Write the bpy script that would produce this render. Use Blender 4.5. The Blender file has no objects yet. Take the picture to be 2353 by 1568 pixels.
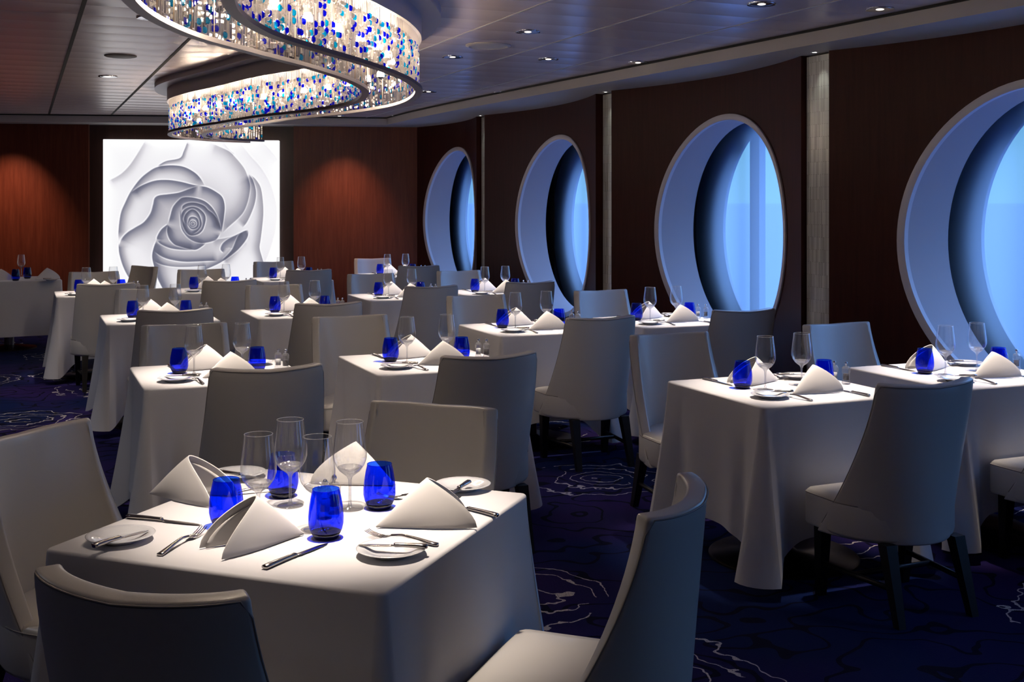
import bpy, bmesh, math, random
import numpy as np
from mathutils import Vector, Matrix
PI = math.pi
random.seed(7)
SC = bpy.context.scene
COL = SC.collection

# ------------------------------------------------------------------ camera, sky, light, exposure
EYE = 1.58
YAW = math.radians(23.05)          # camera turned from +Y (window wall direction) towards +X
CY, SY = math.cos(YAW), math.sin(YAW)
FPX, CX, HY = 2650.0, 1176.5, 466.0
def P(x, y, z=0.75):
    """world point seen at pixel x,y at height z (2353x1568 frame)"""
    d = FPX * (EYE - z) / (y - HY); X = (x - CX) / FPX * d
    return Vector((CY * X + SY * d, -SY * X + CY * d, z))
def PD(x, d, z=0.0):
    X = (x - CX) / FPX * d
    return Vector((CY * X + SY * d, -SY * X + CY * d, z))
def CAMXY(X, d, z=0.0):
    return Vector((CY * X + SY * d, -SY * X + CY * d, z))

cam = bpy.data.cameras.new('camera'); camo = bpy.data.objects.new('camera', cam); COL.objects.link(camo)
cam.sensor_width = 36; cam.lens = FPX / 2353 * 36; cam.shift_y = -(784 - HY) / 2353
cam.clip_start = .05; cam.clip_end = 60000
camo.location = (0, 0, EYE); camo.rotation_euler = (PI / 2, 0, -YAW)
SC.camera = camo
SC.view_settings.view_transform = 'Standard'; SC.view_settings.look = 'None'
SC.view_settings.gamma = 1; SC.view_settings.use_curve_mapping = False
SC.view_settings.exposure = 0.0
SC.cycles.use_denoising = True
SC.cycles.max_bounces = 10; SC.cycles.transparent_max_bounces = 24
SC.cycles.transmission_bounces = 8
SC.cycles.sample_clamp_indirect = 4.0
SC.cycles.caustics_reflective = False; SC.cycles.caustics_refractive = False
SKY_LOW, SKY_HIGH = .95, 7.5
SPOT_W = 300.0
BULB = 250.0

w = bpy.data.worlds.new('sky'); SC.world = w; w.use_nodes = True
nt = w.node_tree; nt.nodes.clear()
o_ = nt.nodes.new('ShaderNodeOutputWorld'); bg = nt.nodes.new('ShaderNodeBackground')
tc = nt.nodes.new('ShaderNodeTexCoord'); sx = nt.nodes.new('ShaderNodeSeparateXYZ')
cr = nt.nodes.new('ShaderNodeValToRGB')
nt.links.new(tc.outputs['Generated'], sx.inputs[0]); nt.links.new(sx.outputs[2], cr.inputs[0])
e = cr.color_ramp.elements
e[0].position = 0.0; e[0].color = (.30 / 9 * SKY_LOW, .70 / 9 * SKY_LOW, 1.0 / 9 * SKY_LOW, 1)
e[1].position = .55; e[1].color = (.26 * SKY_HIGH / 9, .47 * SKY_HIGH / 9, 1.0 * SKY_HIGH / 9, 1)
m_ = e.new(.12); m_.color = (.24 / 9 * SKY_LOW, .70 / 9 * SKY_LOW, 1.0 / 9 * SKY_LOW, 1)
nt.links.new(cr.outputs[0], bg.inputs[0]); bg.inputs[1].default_value = 9.0
nt.links.new(bg.outputs[0], o_.inputs[0])

# ------------------------------------------------------------------ material helpers
MATS = {}
def newmat(name):
    m = bpy.data.materials.new(name); m.use_nodes = True; m.node_tree.nodes.clear()
    MATS[name] = m; return m, m.node_tree.nodes, m.node_tree.links
def out(m, sock):
    o = m.node_tree.nodes.new('ShaderNodeOutputMaterial'); m.node_tree.links.new(sock, o.inputs[0])
def pbsdf(name, col, rough=.5, metal=0., spec=.5, coat=0., bump=None, sheen=0., noise=None, emit=None):
    m, N, L = newmat(name); b = N.new('ShaderNodeBsdfPrincipled')
    b.inputs['Base Color'].default_value = (*col, 1); b.inputs['Roughness'].default_value = rough
    b.inputs['Metallic'].default_value = metal; b.inputs['Specular IOR Level'].default_value = spec
    b.inputs['Coat Weight'].default_value = coat; b.inputs['Sheen Weight'].default_value = sheen
    if emit: b.inputs['Emission Color'].default_value = (*emit[0], 1); b.inputs['Emission Strength'].default_value = emit[1]
    tcn = N.new('ShaderNodeTexCoord')
    if noise:   # (scale, amount)
        n = N.new('ShaderNodeTexNoise'); n.inputs['Scale'].default_value = noise[0]; n.inputs['Detail'].default_value = 4
        L.new(tcn.outputs['Object'], n.inputs[0])
        mx = N.new('ShaderNodeMix'); mx.data_type = 'RGBA'
        mx.inputs[6].default_value = (*[c * (1 - noise[1]) for c in col], 1); mx.inputs[7].default_value = (*[min(1, c * (1 + noise[1])) for c in col], 1)
        L.new(n.outputs[0], mx.inputs[0]); L.new(mx.outputs[2], b.inputs['Base Color'])
    if bump:    # (scale, strength, distance)
        n = N.new('ShaderNodeTexNoise'); n.inputs['Scale'].default_value = bump[0]; n.inputs['Detail'].default_value = 3
        L.new(tcn.outputs['Object'], n.inputs[0])
        bp = N.new('ShaderNodeBump'); bp.inputs['Strength'].default_value = bump[1]; bp.inputs['Distance'].default_value = bump[2]
        L.new(n.outputs[0], bp.inputs['Height']); L.new(bp.outputs[0], b.inputs['Normal'])
    out(m, b.outputs[0]); return m
def emat(name, col, s):
    m, N, L = newmat(name); b = N.new('ShaderNodeEmission'); b.inputs[0].default_value = (*col, 1); b.inputs[1].default_value = s
    out(m, b.outputs[0]); return m
def thin_glass(name, tint, edge=.55, base=.04, rough=.0, power=3.0, brighten=0):
    """thin-walled glass: see-through wall with sharp reflections, stronger at the rim"""
    m, N, L = newmat(name)
    t = N.new('ShaderNodeBsdfTransparent'); t.inputs[0].default_value = (*tint, 1)
    g = N.new('ShaderNodeBsdfGlossy'); g.inputs['Roughness'].default_value = rough; g.inputs[0].default_value = (1, 1, 1, 1)
    lw = N.new('ShaderNodeLayerWeight'); lw.inputs[0].default_value = .5
    mp = N.new('ShaderNodeMath'); mp.operation = 'POWER'; mp.inputs[1].default_value = power; L.new(lw.outputs['Facing'], mp.inputs[0])
    mr = N.new('ShaderNodeMapRange'); mr.inputs[3].default_value = base; mr.inputs[4].default_value = edge; L.new(mp.outputs[0], mr.inputs[0])
    mx = N.new('ShaderNodeMixShader'); L.new(mr.outputs[0], mx.inputs[0]); L.new(t.outputs[0], mx.inputs[1]); L.new(g.outputs[0], mx.inputs[2])
    if brighten:   # diffuse veil mixed in to make the glass look brighter under lamps
        h1 = N.new('ShaderNodeBsdfTranslucent'); h2 = N.new('ShaderNodeBsdfDiffuse'); hm = N.new('ShaderNodeMixShader'); L.new(h1.outputs[0], hm.inputs[1]); L.new(h2.outputs[0], hm.inputs[2])
        m2 = N.new('ShaderNodeMixShader'); m2.inputs[0].default_value = brighten; L.new(mx.outputs[0], m2.inputs[1]); L.new(hm.outputs[0], m2.inputs[2]); out(m, m2.outputs[0]); return m
    out(m, mx.outputs[0]); return m
def real_glass(name, tint, rough=0.0, ior=1.45):
    m, N, L = newmat(name); g = N.new('ShaderNodeBsdfGlass'); g.inputs[0].default_value = (*tint, 1); g.inputs['Roughness'].default_value = rough; g.inputs['IOR'].default_value = ior
    t = N.new('ShaderNodeBsdfTransparent'); t.inputs[0].default_value = (*tint, 1)
    mx = N.new('ShaderNodeMixShader'); mx.inputs[0].default_value = .35
    L.new(g.outputs[0], mx.inputs[1]); L.new(t.outputs[0], mx.inputs[2]); out(m, mx.outputs[0]); return m

def wood(name, c1, c2, rough=.35, diag=0.0, scale=1.0, coat=.25, spec=.3):
    m, N, L = newmat(name); b = N.new('ShaderNodeBsdfPrincipled')
    tcn = N.new('ShaderNodeTexCoord'); mp = N.new('ShaderNodeMapping')
    mp.inputs['Rotation'].default_value = (diag, 0, 0); mp.inputs['Scale'].default_value = (14 * scale, 14 * scale, .9 * scale)
    L.new(tcn.outputs['Object'], mp.inputs[0])
    n = N.new('ShaderNodeTexNoise'); n.inputs['Scale'].default_value = 2.5; n.inputs['Detail'].default_value = 8; n.inputs['Roughness'].default_value = .65
    L.new(mp.outputs[0], n.inputs[0])
    r = N.new('ShaderNodeValToRGB'); r.color_ramp.elements[0].color = (*c1, 1); r.color_ramp.elements[1].color = (*c2, 1)
    r.color_ramp.elements[0].position = .3; r.color_ramp.elements[1].position = .72
    L.new(n.outputs[0], r.inputs[0]); L.new(r.outputs[0], b.inputs['Base Color'])
    b.inputs['Roughness'].default_value = rough; b.inputs['Coat Weight'].default_value = coat; b.inputs['Coat Roughness'].default_value = .25; b.inputs['Specular IOR Level'].default_value = spec
    out(m, b.outputs[0]); return m

M_leather = pbsdf('cream_leather', (.60, .575, .535), .33, spec=.6, coat=.12, bump=(260, .12, .0008))
M_piping = pbsdf('piping_leather', (.30, .28, .26), .5)
M_black = pbsdf('black_lacquered_wood', (.006, .0055, .006), .4, spec=.3)
M_cloth = pbsdf('white_table_linen', (.74, .73, .745), .9, spec=.1, sheen=.15, bump=(700, .12, .0006))
M_napkin = pbsdf('white_napkin_linen', (.80, .775, .755), .85, spec=.1, sheen=.2, bump=(600, .1, .0005))
M_china = pbsdf('white_china', (.78, .79, .82), .12, spec=.6, coat=.6)
M_steel = pbsdf('polished_steel', (.62, .58, .56), .16, metal=1)
M_chrome = pbsdf('chrome', (.8, .8, .82), .08, metal=1)
M_wine = thin_glass('clear_wine_glass', (.985, .988, .99), .80, .07, power=2.2, brighten=.03)
M_stem = thin_glass('clear_glass_stem', (.97, .975, .985), .75, .12, power=1.4, brighten=.13)
M_blue = thin_glass('cobalt_glass', (.02, .12, 1.0), .38, .06)
M_bluebase = thin_glass('cobalt_glass_thick_base', (.03, .0, .16), .4, .05)
M_acryl = thin_glass('clear_acrylic', (.95, .96, .97), .6, .14, .03, brighten=.10)
M_salt = pbsdf('salt', (.75, .75, .75), .8); M_pepper = pbsdf('peppercorns', (.03, .022, .02), .7, noise=(400, .9))
M_bronze = pbsdf('dark_bronze_metal', (.10, .075, .06), .3, metal=1)
M_top = pbsdf('plywood_table_board', (.35, .27, .18), .6)
M_satin = pbsdf('satin_grey_metal', (.52, .50, .52), .32, metal=.65)
M_white = pbsdf('white_painted_panel', (.44, .385, .38), .55, spec=.3)
M_fascia = pbsdf('warm_grey_painted_trim', (.50, .47, .45), .5)
M_groove = pbsdf('black_groove', (.004, .004, .004), .8)
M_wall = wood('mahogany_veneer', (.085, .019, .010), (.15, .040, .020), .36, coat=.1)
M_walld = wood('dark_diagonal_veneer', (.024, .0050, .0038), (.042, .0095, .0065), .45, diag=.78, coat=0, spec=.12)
M_bulbglass = None

# ------------------------------------------------------------------ mesh helpers
def mesh_obj(name, verts, faces, mat=None, parent=None, smooth=True, loc=None, sharp=None):
    me = bpy.data.meshes.new(name); me.from_pydata([tuple(v) for v in verts], [], faces); me.update()
    if smooth: me.polygons.foreach_set('use_smooth', [True] * len(me.polygons))
    if mat: me.materials.append(mat)
    o = bpy.data.objects.new(name, me); COL.objects.link(o)
    if parent: o.parent = parent
    if loc is not None: o.location = loc
    if sharp: me.set_sharp_from_angle(angle=math.radians(sharp))
    return o
def bake(o, *mods):
    """apply modifiers given as (type, {props}) to the object's mesh"""
    for t, pr in mods:
        m = o.modifiers.new(t, t)
        for k, v in pr.items(): setattr(m, k, v)
    bpy.context.view_layer.update()
    dg = bpy.context.evaluated_depsgraph_get(); ev = o.evaluated_get(dg)
    me = bpy.data.meshes.new_from_object(ev); old = o.data; o.modifiers.clear(); o.data = me
    me.polygons.foreach_set('use_smooth', [True] * len(me.polygons))
    return o
class MB:
    def __init__(s): s.v = []; s.f = []
    def add(s, v, f, M=None):
        n = len(s.v)
        for p in v:
            p = Vector(p); s.v.append(M @ p if M else p)
        s.f += [tuple(i + n for i in q) for q in f]; return s
    def box(s, a, b, M=None):
        x0, y0, z0 = a; x1, y1, z1 = b
        v = [(x0, y0, z0), (x1, y0, z0), (x1, y1, z0), (x0, y1, z0), (x0, y0, z1), (x1, y0, z1), (x1, y1, z1), (x0, y1, z1)]
        return s.add(v, [(0, 3, 2, 1), (4, 5, 6, 7), (0, 1, 5, 4), (1, 2, 6, 5), (2, 3, 7, 6), (3, 0, 4, 7)], M)
    def lathe(s, prof, seg=32, M=None):
        v = []; f = []; rows = []
        for r, z in prof:
            if r < 1e-6: rows.append([len(v)]); v.append((0, 0, z))
            else:
                rows.append(list(range(len(v), len(v) + seg)))
                v += [(r * math.cos(2 * PI * i / seg), r * math.sin(2 * PI * i / seg), z) for i in range(seg)]
        for a, b in zip(rows, rows[1:]):
            for i in range(seg):
                j = (i + 1) % seg
                if len(a) == 1 and len(b) == 1: continue
                if len(a) == 1: f.append((a[0], b[j], b[i]))
                elif len(b) == 1: f.append((a[i], a[j], b[0]))
                else: f.append((a[i], a[j], b[j], b[i]))
        return s.add(v, f, M)
    def tube(s, pts, r, seg=8, closed=False, M=None):
        pts = [Vector(p) for p in pts]; n = len(pts); v = []; f = []
        for i, p in enumerate(pts):
            a = pts[(i - 1) % n] if (closed or i > 0) else p; b = pts[(i + 1) % n] if (closed or i < n - 1) else p
            t = (b - a).normalized(); u = t.cross(Vector((0, 0, 1)))
            if u.length < 1e-3: u = t.cross(Vector((0, 1, 0)))
            u.normalize(); w_ = u.cross(t)
            rr = r[i] if isinstance(r, (list, tuple)) else r
            for k in range(seg): v.append(p + u * rr * math.cos(2 * PI * k / seg) + w_ * rr * math.sin(2 * PI * k / seg))
        for i in range(n if closed else n - 1):
            for k in range(seg):
                a = i * seg + k; b = i * seg + (k + 1) % seg; c = ((i + 1) % n) * seg + (k + 1) % seg; d = ((i + 1) % n) * seg + k
                f.append((a, b, c, d))
        if not closed: f.append(tuple(range(seg))[::-1]); f.append(tuple((n - 1) * seg + k for k in range(seg)))
        return s.add(v, f, M)
    def taper(s, p0, w0, p1, w1, M=None):
        v = []
        for p, w_ in ((p0, w0), (p1, w1)):
            h = w_ / 2; v += [(p[0] - h, p[1] - h, p[2]), (p[0] + h, p[1] - h, p[2]), (p[0] + h, p[1] + h, p[2]), (p[0] - h, p[1] + h, p[2])]
        return s.add(v, [(0, 3, 2, 1), (4, 5, 6, 7), (0, 1, 5, 4), (1, 2, 6, 5), (2, 3, 7, 6), (3, 0, 4, 7)], M)
    def build(s, name, mat, parent=None, smooth=True, loc=None, sharp=None):
        return mesh_obj(name, s.v, s.f, mat, parent, smooth, loc, sharp)
def empty(name, loc=(0, 0, 0), rz=0.0):
    o = bpy.data.objects.new(name, None); COL.objects.link(o); o.location = loc; o.rotation_euler = (0, 0, rz); o.empty_display_size = .1; return o
def tag(o, label=None, cat=None, group=None, kind=None):
    if label: o['label'] = label
    if cat: o['category'] = cat
    if group: o['group'] = group
    if kind: o['kind'] = kind
    return o
def copy_tree(o, parent=None):
    c = o.copy(); COL.objects.link(c); c.parent = parent
    for ch in list(o.children): copy_tree(ch, c)
    return c
USED = set()
def place(proto, loc, rz=0.0, label=None, group=None, rot=None):
    if proto.name in USED: o = copy_tree(proto)
    else: o = proto; USED.add(proto.name)
    o.location = loc; o.rotation_euler = rot if rot is not None else (0, 0, rz)
    if label: o['label'] = label
    if group: o['group'] = group
    return o
def smoothcurve(pts, n):
    """Catmull-Rom through 2D/3D points, n samples evenly spaced by length"""
    pts = [np.array(p, float) for p in pts]; q = [2 * pts[0] - pts[1]] + pts + [2 * pts[-1] - pts[-2]]; o = []
    for i in range(1, len(q) - 2):
        for t in np.linspace(0, 1, 24, endpoint=False):
            a, b, c, d = q[i - 1], q[i], q[i + 1], q[i + 2]
            o.append(.5 * ((2 * b) + (-a + c) * t + (2 * a - 5 * b + 4 * c - d) * t * t + (-a + 3 * b - 3 * c + d) * t ** 3))
    o.append(pts[-1]); o = np.array(o); L = np.r_[0, np.cumsum(np.linalg.norm(np.diff(o, axis=0), axis=1))]
    s = np.linspace(0, L[-1], n); return np.stack([np.interp(s, L, o[:, k]) for k in range(o.shape[1])], 1)

# ------------------------------------------------------------------ the room
CEIL, SOF = 2.62, 2.53
# carpet
m, N, L = newmat('navy_rose_carpet'); b = N.new('ShaderNodeBsdfPrincipled'); b.inputs['Roughness'].default_value = .95; b.inputs['Specular IOR Level'].default_value = .1
tcn = N.new('ShaderNodeTexCoord')
def math_(op, a, b_=None, c=None):
    n = N.new('ShaderNodeMath'); n.operation = op
    for i, x in enumerate((a, b_, c)):
        if x is None: continue
        if isinstance(x, (int, float)): n.inputs[i].default_value = x
        else: L.new(x, n.inputs[i])
    return n.outputs[0]
nz = N.new('ShaderNodeTexNoise'); nz.inputs['Scale'].default_value = 4.0; nz.inputs['Detail'].default_value = 3; L.new(tcn.outputs['Object'], nz.inputs[0])
vo = N.new('ShaderNodeTexVoronoi'); vo.voronoi_dimensions = '2D'; vo.inputs['Scale'].default_value = .72; vo.inputs['Randomness'].default_value = .75; L.new(tcn.outputs['Object'], vo.inputs[0])
dd = math_('ADD', math_('DIVIDE', vo.outputs['Distance'], .72), math_('MULTIPLY', math_('SUBTRACT', nz.outputs[0], .5), .38))
# rings of the embroidered roses
fr = math_('ABSOLUTE', math_('SUBTRACT', math_('FRACT', math_('MULTIPLY', dd, 9.5)), .5))
line = math_('LESS_THAN', fr, .045)
near = math_('LESS_THAN', dd, .44)
n2 = N.new('ShaderNodeTexNoise'); n2.inputs['Scale'].default_value = 2.3; L.new(tcn.outputs['Object'], n2.inputs[0])
brk = math_('GREATER_THAN', n2.outputs[0], .43)
n3 = N.new('ShaderNodeTexNoise'); n3.inputs['Scale'].default_value = 160; L.new(tcn.outputs['Object'], n3.inputs[0])
white = math_('MULTIPLY', math_('MULTIPLY', line, near), math_('MULTIPLY', brk, math_('GREATER_THAN', n3.outputs[0], .38)))
n4 = N.new('ShaderNodeTexNoise'); n4.inputs['Scale'].default_value = 1.6; n4.inputs['Detail'].default_value = 2.5; L.new(tcn.outputs['Object'], n4.inputs[0])
fr2 = math_('ABSOLUTE', math_('SUBTRACT', math_('FRACT', math_('MULTIPLY', n4.outputs[0], 9)), .5))
dark = math_('LESS_THAN', fr2, .07)
n5 = N.new('ShaderNodeTexNoise'); n5.inputs['Scale'].default_value = .9; L.new(tcn.outputs['Object'], n5.inputs[0])
cr1 = N.new('ShaderNodeValToRGB'); cr1.color_ramp.elements[0].color = (.002, .009, .060, 1); cr1.color_ramp.elements[1].color = (.020, .010, .080, 1)
cr1.color_ramp.elements[0].position = .42; cr1.color_ramp.elements[1].position = .62
L.new(n5.outputs[0], cr1.inputs[0])
mxa = N.new('ShaderNodeMix'); mxa.data_type = 'RGBA'; L.new(dark, mxa.inputs[0]); L.new(cr1.outputs[0], mxa.inputs[6]); mxa.inputs[7].default_value = (.001, .002, .014, 1)
mxb = N.new('ShaderNodeMix'); mxb.data_type = 'RGBA'; L.new(white, mxb.inputs[0]); L.new(mxa.outputs[2], mxb.inputs[6]); mxb.inputs[7].default_value = (.62, .58, .55, 1)
L.new(mxb.outputs[2], b.inputs['Base Color'])
bp = N.new('ShaderNodeBump'); bp.inputs['Strength'].default_value = .4; bp.inputs['Distance'].default_value = .003; L.new(n3.outputs[0], bp.inputs['Height']); L.new(bp.outputs[0], b.inputs['Normal'])
out(m, b.outputs[0]); M_carpet = m

X0, X1, Y0, Y1 = -5.5, 5.9, -3.6, 17.0
fl = MB().box((X0, Y0, -.1), (X1, Y1, 0)).build('floor', M_carpet, smooth=False); tag(fl, kind='structure')
# ceiling: satin metal planks running across, each with a faint crown
m, N, L = newmat('satin_ceiling_planks'); b = N.new('ShaderNodeBsdfPrincipled')
b.inputs['Base Color'].default_value = (.74, .62, .60, 1); b.inputs['Metallic'].default_value = .28; b.inputs['Roughness'].default_value = .27
b.inputs['Anisotropic'].default_value = .5
tcn = N.new('ShaderNodeTexCoord'); sp = N.new('ShaderNodeSeparateXYZ'); L.new(tcn.outputs['Object'], sp.inputs[0])
f1 = math_('ABSOLUTE', math_('SUBTRACT', math_('FRACT', math_('DIVIDE', sp.outputs[1], .34)), .5))
crown = math_('MULTIPLY', math_('MULTIPLY', f1, f1), -.035)
groove = math_('MULTIPLY', math_('GREATER_THAN', f1, .488), -.004)
nzc = N.new('ShaderNodeTexNoise'); nzc.inputs['Scale'].default_value = 1.0; nzc.inputs['Detail'].default_value = 3
mpc = N.new('ShaderNodeMapping'); mpc.inputs['Scale'].default_value = (1.2, 5, 1); L.new(tcn.outputs['Object'], mpc.inputs[0]); L.new(mpc.outputs[0], nzc.inputs[0])
hh = math_('ADD', math_('ADD', crown, groove), math_('MULTIPLY', nzc.outputs[0], .006))
bp = N.new('ShaderNodeBump'); bp.inputs['Strength'].default_value = .6; bp.inputs['Distance'].default_value = 1.0; L.new(hh, bp.inputs['Height']); L.new(bp.outputs[0], b.inputs['Normal'])
out(m, b.outputs[0]); M_ceil = m
ce = MB().box((X0, Y0, CEIL), (X1, Y1, CEIL + .1)).build('ceiling', M_ceil, smooth=False); tag(ce, kind='structure')

# fascia + soffit along window wall and back wall
BW0, BW1 = Vector((-.23, 15.21)), Vector((4.53, 13.88))       # back wall line
BD = (BW1 - BW0).normalized(); BN = Vector((BD.y, -BD.x))       # along; normal into the room (towards camera)
if BN.y > 0: BN = -BN
def bw(t, off=0.0):   # point on back wall line, t metres from BW0 to the right, off metres into the room
    p = BW0 + BD * t + BN * off; return p
cornerF = bw(4.62, .42)
fline = [(4.62, -3.5), (4.55, 0), (4.46, 3.0), (4.43, 4.5), (4.31, 6.9), (4.19, 9.2), (4.10, 11.2), (4.08, 12.6)]
fp = [Vector((p[0], p[1])) for p in smoothcurve(fline, 40)] + [cornerF]
fb = [bw(-4.0, .42), bw(-6, .42)]
path = fp + fb
# fascia face
v = []; f = []
for p in path: v += [(p.x, p.y, SOF), (p.x, p.y, CEIL - .012)]
for i in range(len(path) - 1): a = 2 * i; f.append((a, a + 1, a + 3, a + 2))
# soffit underside: strip from fascia out to a line beyond the walls
k = len(v)
outs = [Vector((p.x + 1.2, p.y)) for p in fp[:-1]] + [Vector((cornerF.x + 1.2, cornerF.y + 1.2)), bw(-4.0, -.6), bw(-6, -.6)]
for p in outs: v.append((p.x, p.y, SOF))
for i in range(len(path) - 1): f.append((2 * i, 2 * i + 2, k + i + 1, k + i))
tr = mesh_obj('trim_1', v, f, M_fascia, smooth=False); tag(tr, kind='structure')
mb = MB()
pts_in = [(p.x - .012, p.y) if i < len(fp) - 1 else (p.x + BN.x * .012, p.y + BN.y * .012) for i, p in enumerate(path)]
for i in range(len(path) - 1):
    a, c = Vector((*pts_in[i], 0)), Vector((*pts_in[i + 1], 0)); dirv = (c - a).normalized(); nn = Vector((-dirv.y, dirv.x, 0)) * .012
    mb.add([a + nn + Vector((0, 0, CEIL - .012)), c + nn + Vector((0, 0, CEIL - .012)), c - nn + Vector((0, 0, CEIL - .012)), a - nn + Vector((0, 0, CEIL - .012)),
            a + nn + Vector((0, 0, CEIL)), c + nn + Vector((0, 0, CEIL)), c - nn + Vector((0, 0, CEIL)), a - nn + Vector((0, 0, CEIL))],
           [(0, 3, 2, 1), (0, 1, 5, 4), (2, 3, 7, 6)])
tag(mb.build('trim_2', M_groove, smooth=False), kind='structure')
# seams along the ceiling: black gaps on the left, pale joints on the right
for i, (x, wd, mt) in enumerate(((-.38, .012, M_groove), (.30, .022, M_groove), (.98, .022, M_groove), (2.50, .012, M_fascia), (3.18, .012, M_fascia), (3.86, .012, M_fascia))):
    yend = 14.4 - .28 * (x - 1)
    tag(MB().box((x - wd / 2, Y0, CEIL - .003), (x + wd / 2, yend, CEIL + .002)).build('trim_%d' % (3 + i), mt, smooth=False), kind='structure')

# ------------------------------------------------------------------ window wall: scalloped bays with portholes
ZC, RW = 1.355, .840
BAYS = [(13.93, 11.86, 12.80, 4.55, 4.62, .16), (11.62, 8.97, 10.12, 4.62, 4.61, .20), (8.66, 6.13, 7.27, 4.60, 4.64, .21), (5.85, 3.34, 4.50, 4.64, 4.70, .24), (3.05, .45, 1.75, 4.74, 4.84, .22), (.15, -2.5, -1.2, 4.86, 5.0, .2)]
KY = [1.0, 1.06, 1.01, 1.02, 1.0, 1.0]     # slight widening of each porthole along the wall
m, N, L = newmat('window_screen_fabric')      # fine mesh blind: lets the view through, glows a little
t = N.new('ShaderNodeBsdfTransparent'); t.inputs[0].default_value = (.85, .90, 1, 1); tl = N.new('ShaderNodeBsdfTranslucent'); tl.inputs[0].default_value = (.70, .80, .88, 1)
mx = N.new('ShaderNodeMixShader'); mx.inputs[0].default_value = .36
L.new(t.outputs[0], mx.inputs[1]); L.new(tl.outputs[0], mx.inputs[2]); out(m, mx.outputs[0]); M_screen = m
M_hull = pbsdf('blue_grey_hull_paint', (.35, .40, .45), .5)
M_pane = thin_glass('window_pane', (.97, .99, 1), .3, .03)
M_lip = pbsdf('grey_window_lip', (.62, .58, .58), .4, spec=.5)
m, N, L = newmat('glass_mosaic_strip'); b = N.new('ShaderNodeBsdfPrincipled'); tcn = N.new('ShaderNodeTexCoord')
br = N.new('ShaderNodeTexBrick'); br.inputs['Scale'].default_value = 1.0; br.inputs['Brick Width'].default_value = .16; br.inputs['Row Height'].default_value = .011; br.inputs['Mortar Size'].default_value = .0007
br.inputs['Color1'].default_value = (.72, .72, .64, 1); br.inputs['Color2'].default_value = (.46, .45, .40, 1); br.inputs['Mortar'].default_value = (.10, .09, .08, 1)
cmb = N.new('ShaderNodeCombineXYZ'); sp = N.new('ShaderNodeSeparateXYZ'); L.new(tcn.outputs['Object'], sp.inputs[0]); L.new(sp.outputs[2], cmb.inputs[0]); L.new(sp.outputs[1], cmb.inputs[1]); L.new(cmb.outputs[0], br.inputs[0])
L.new(br.outputs['Color'], b.inputs['Base Color']); b.inputs['Roughness'].default_value = .25; b.inputs['Metallic'].default_value = .2; out(m, b.outputs[0]); M_mosaic = m

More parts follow.
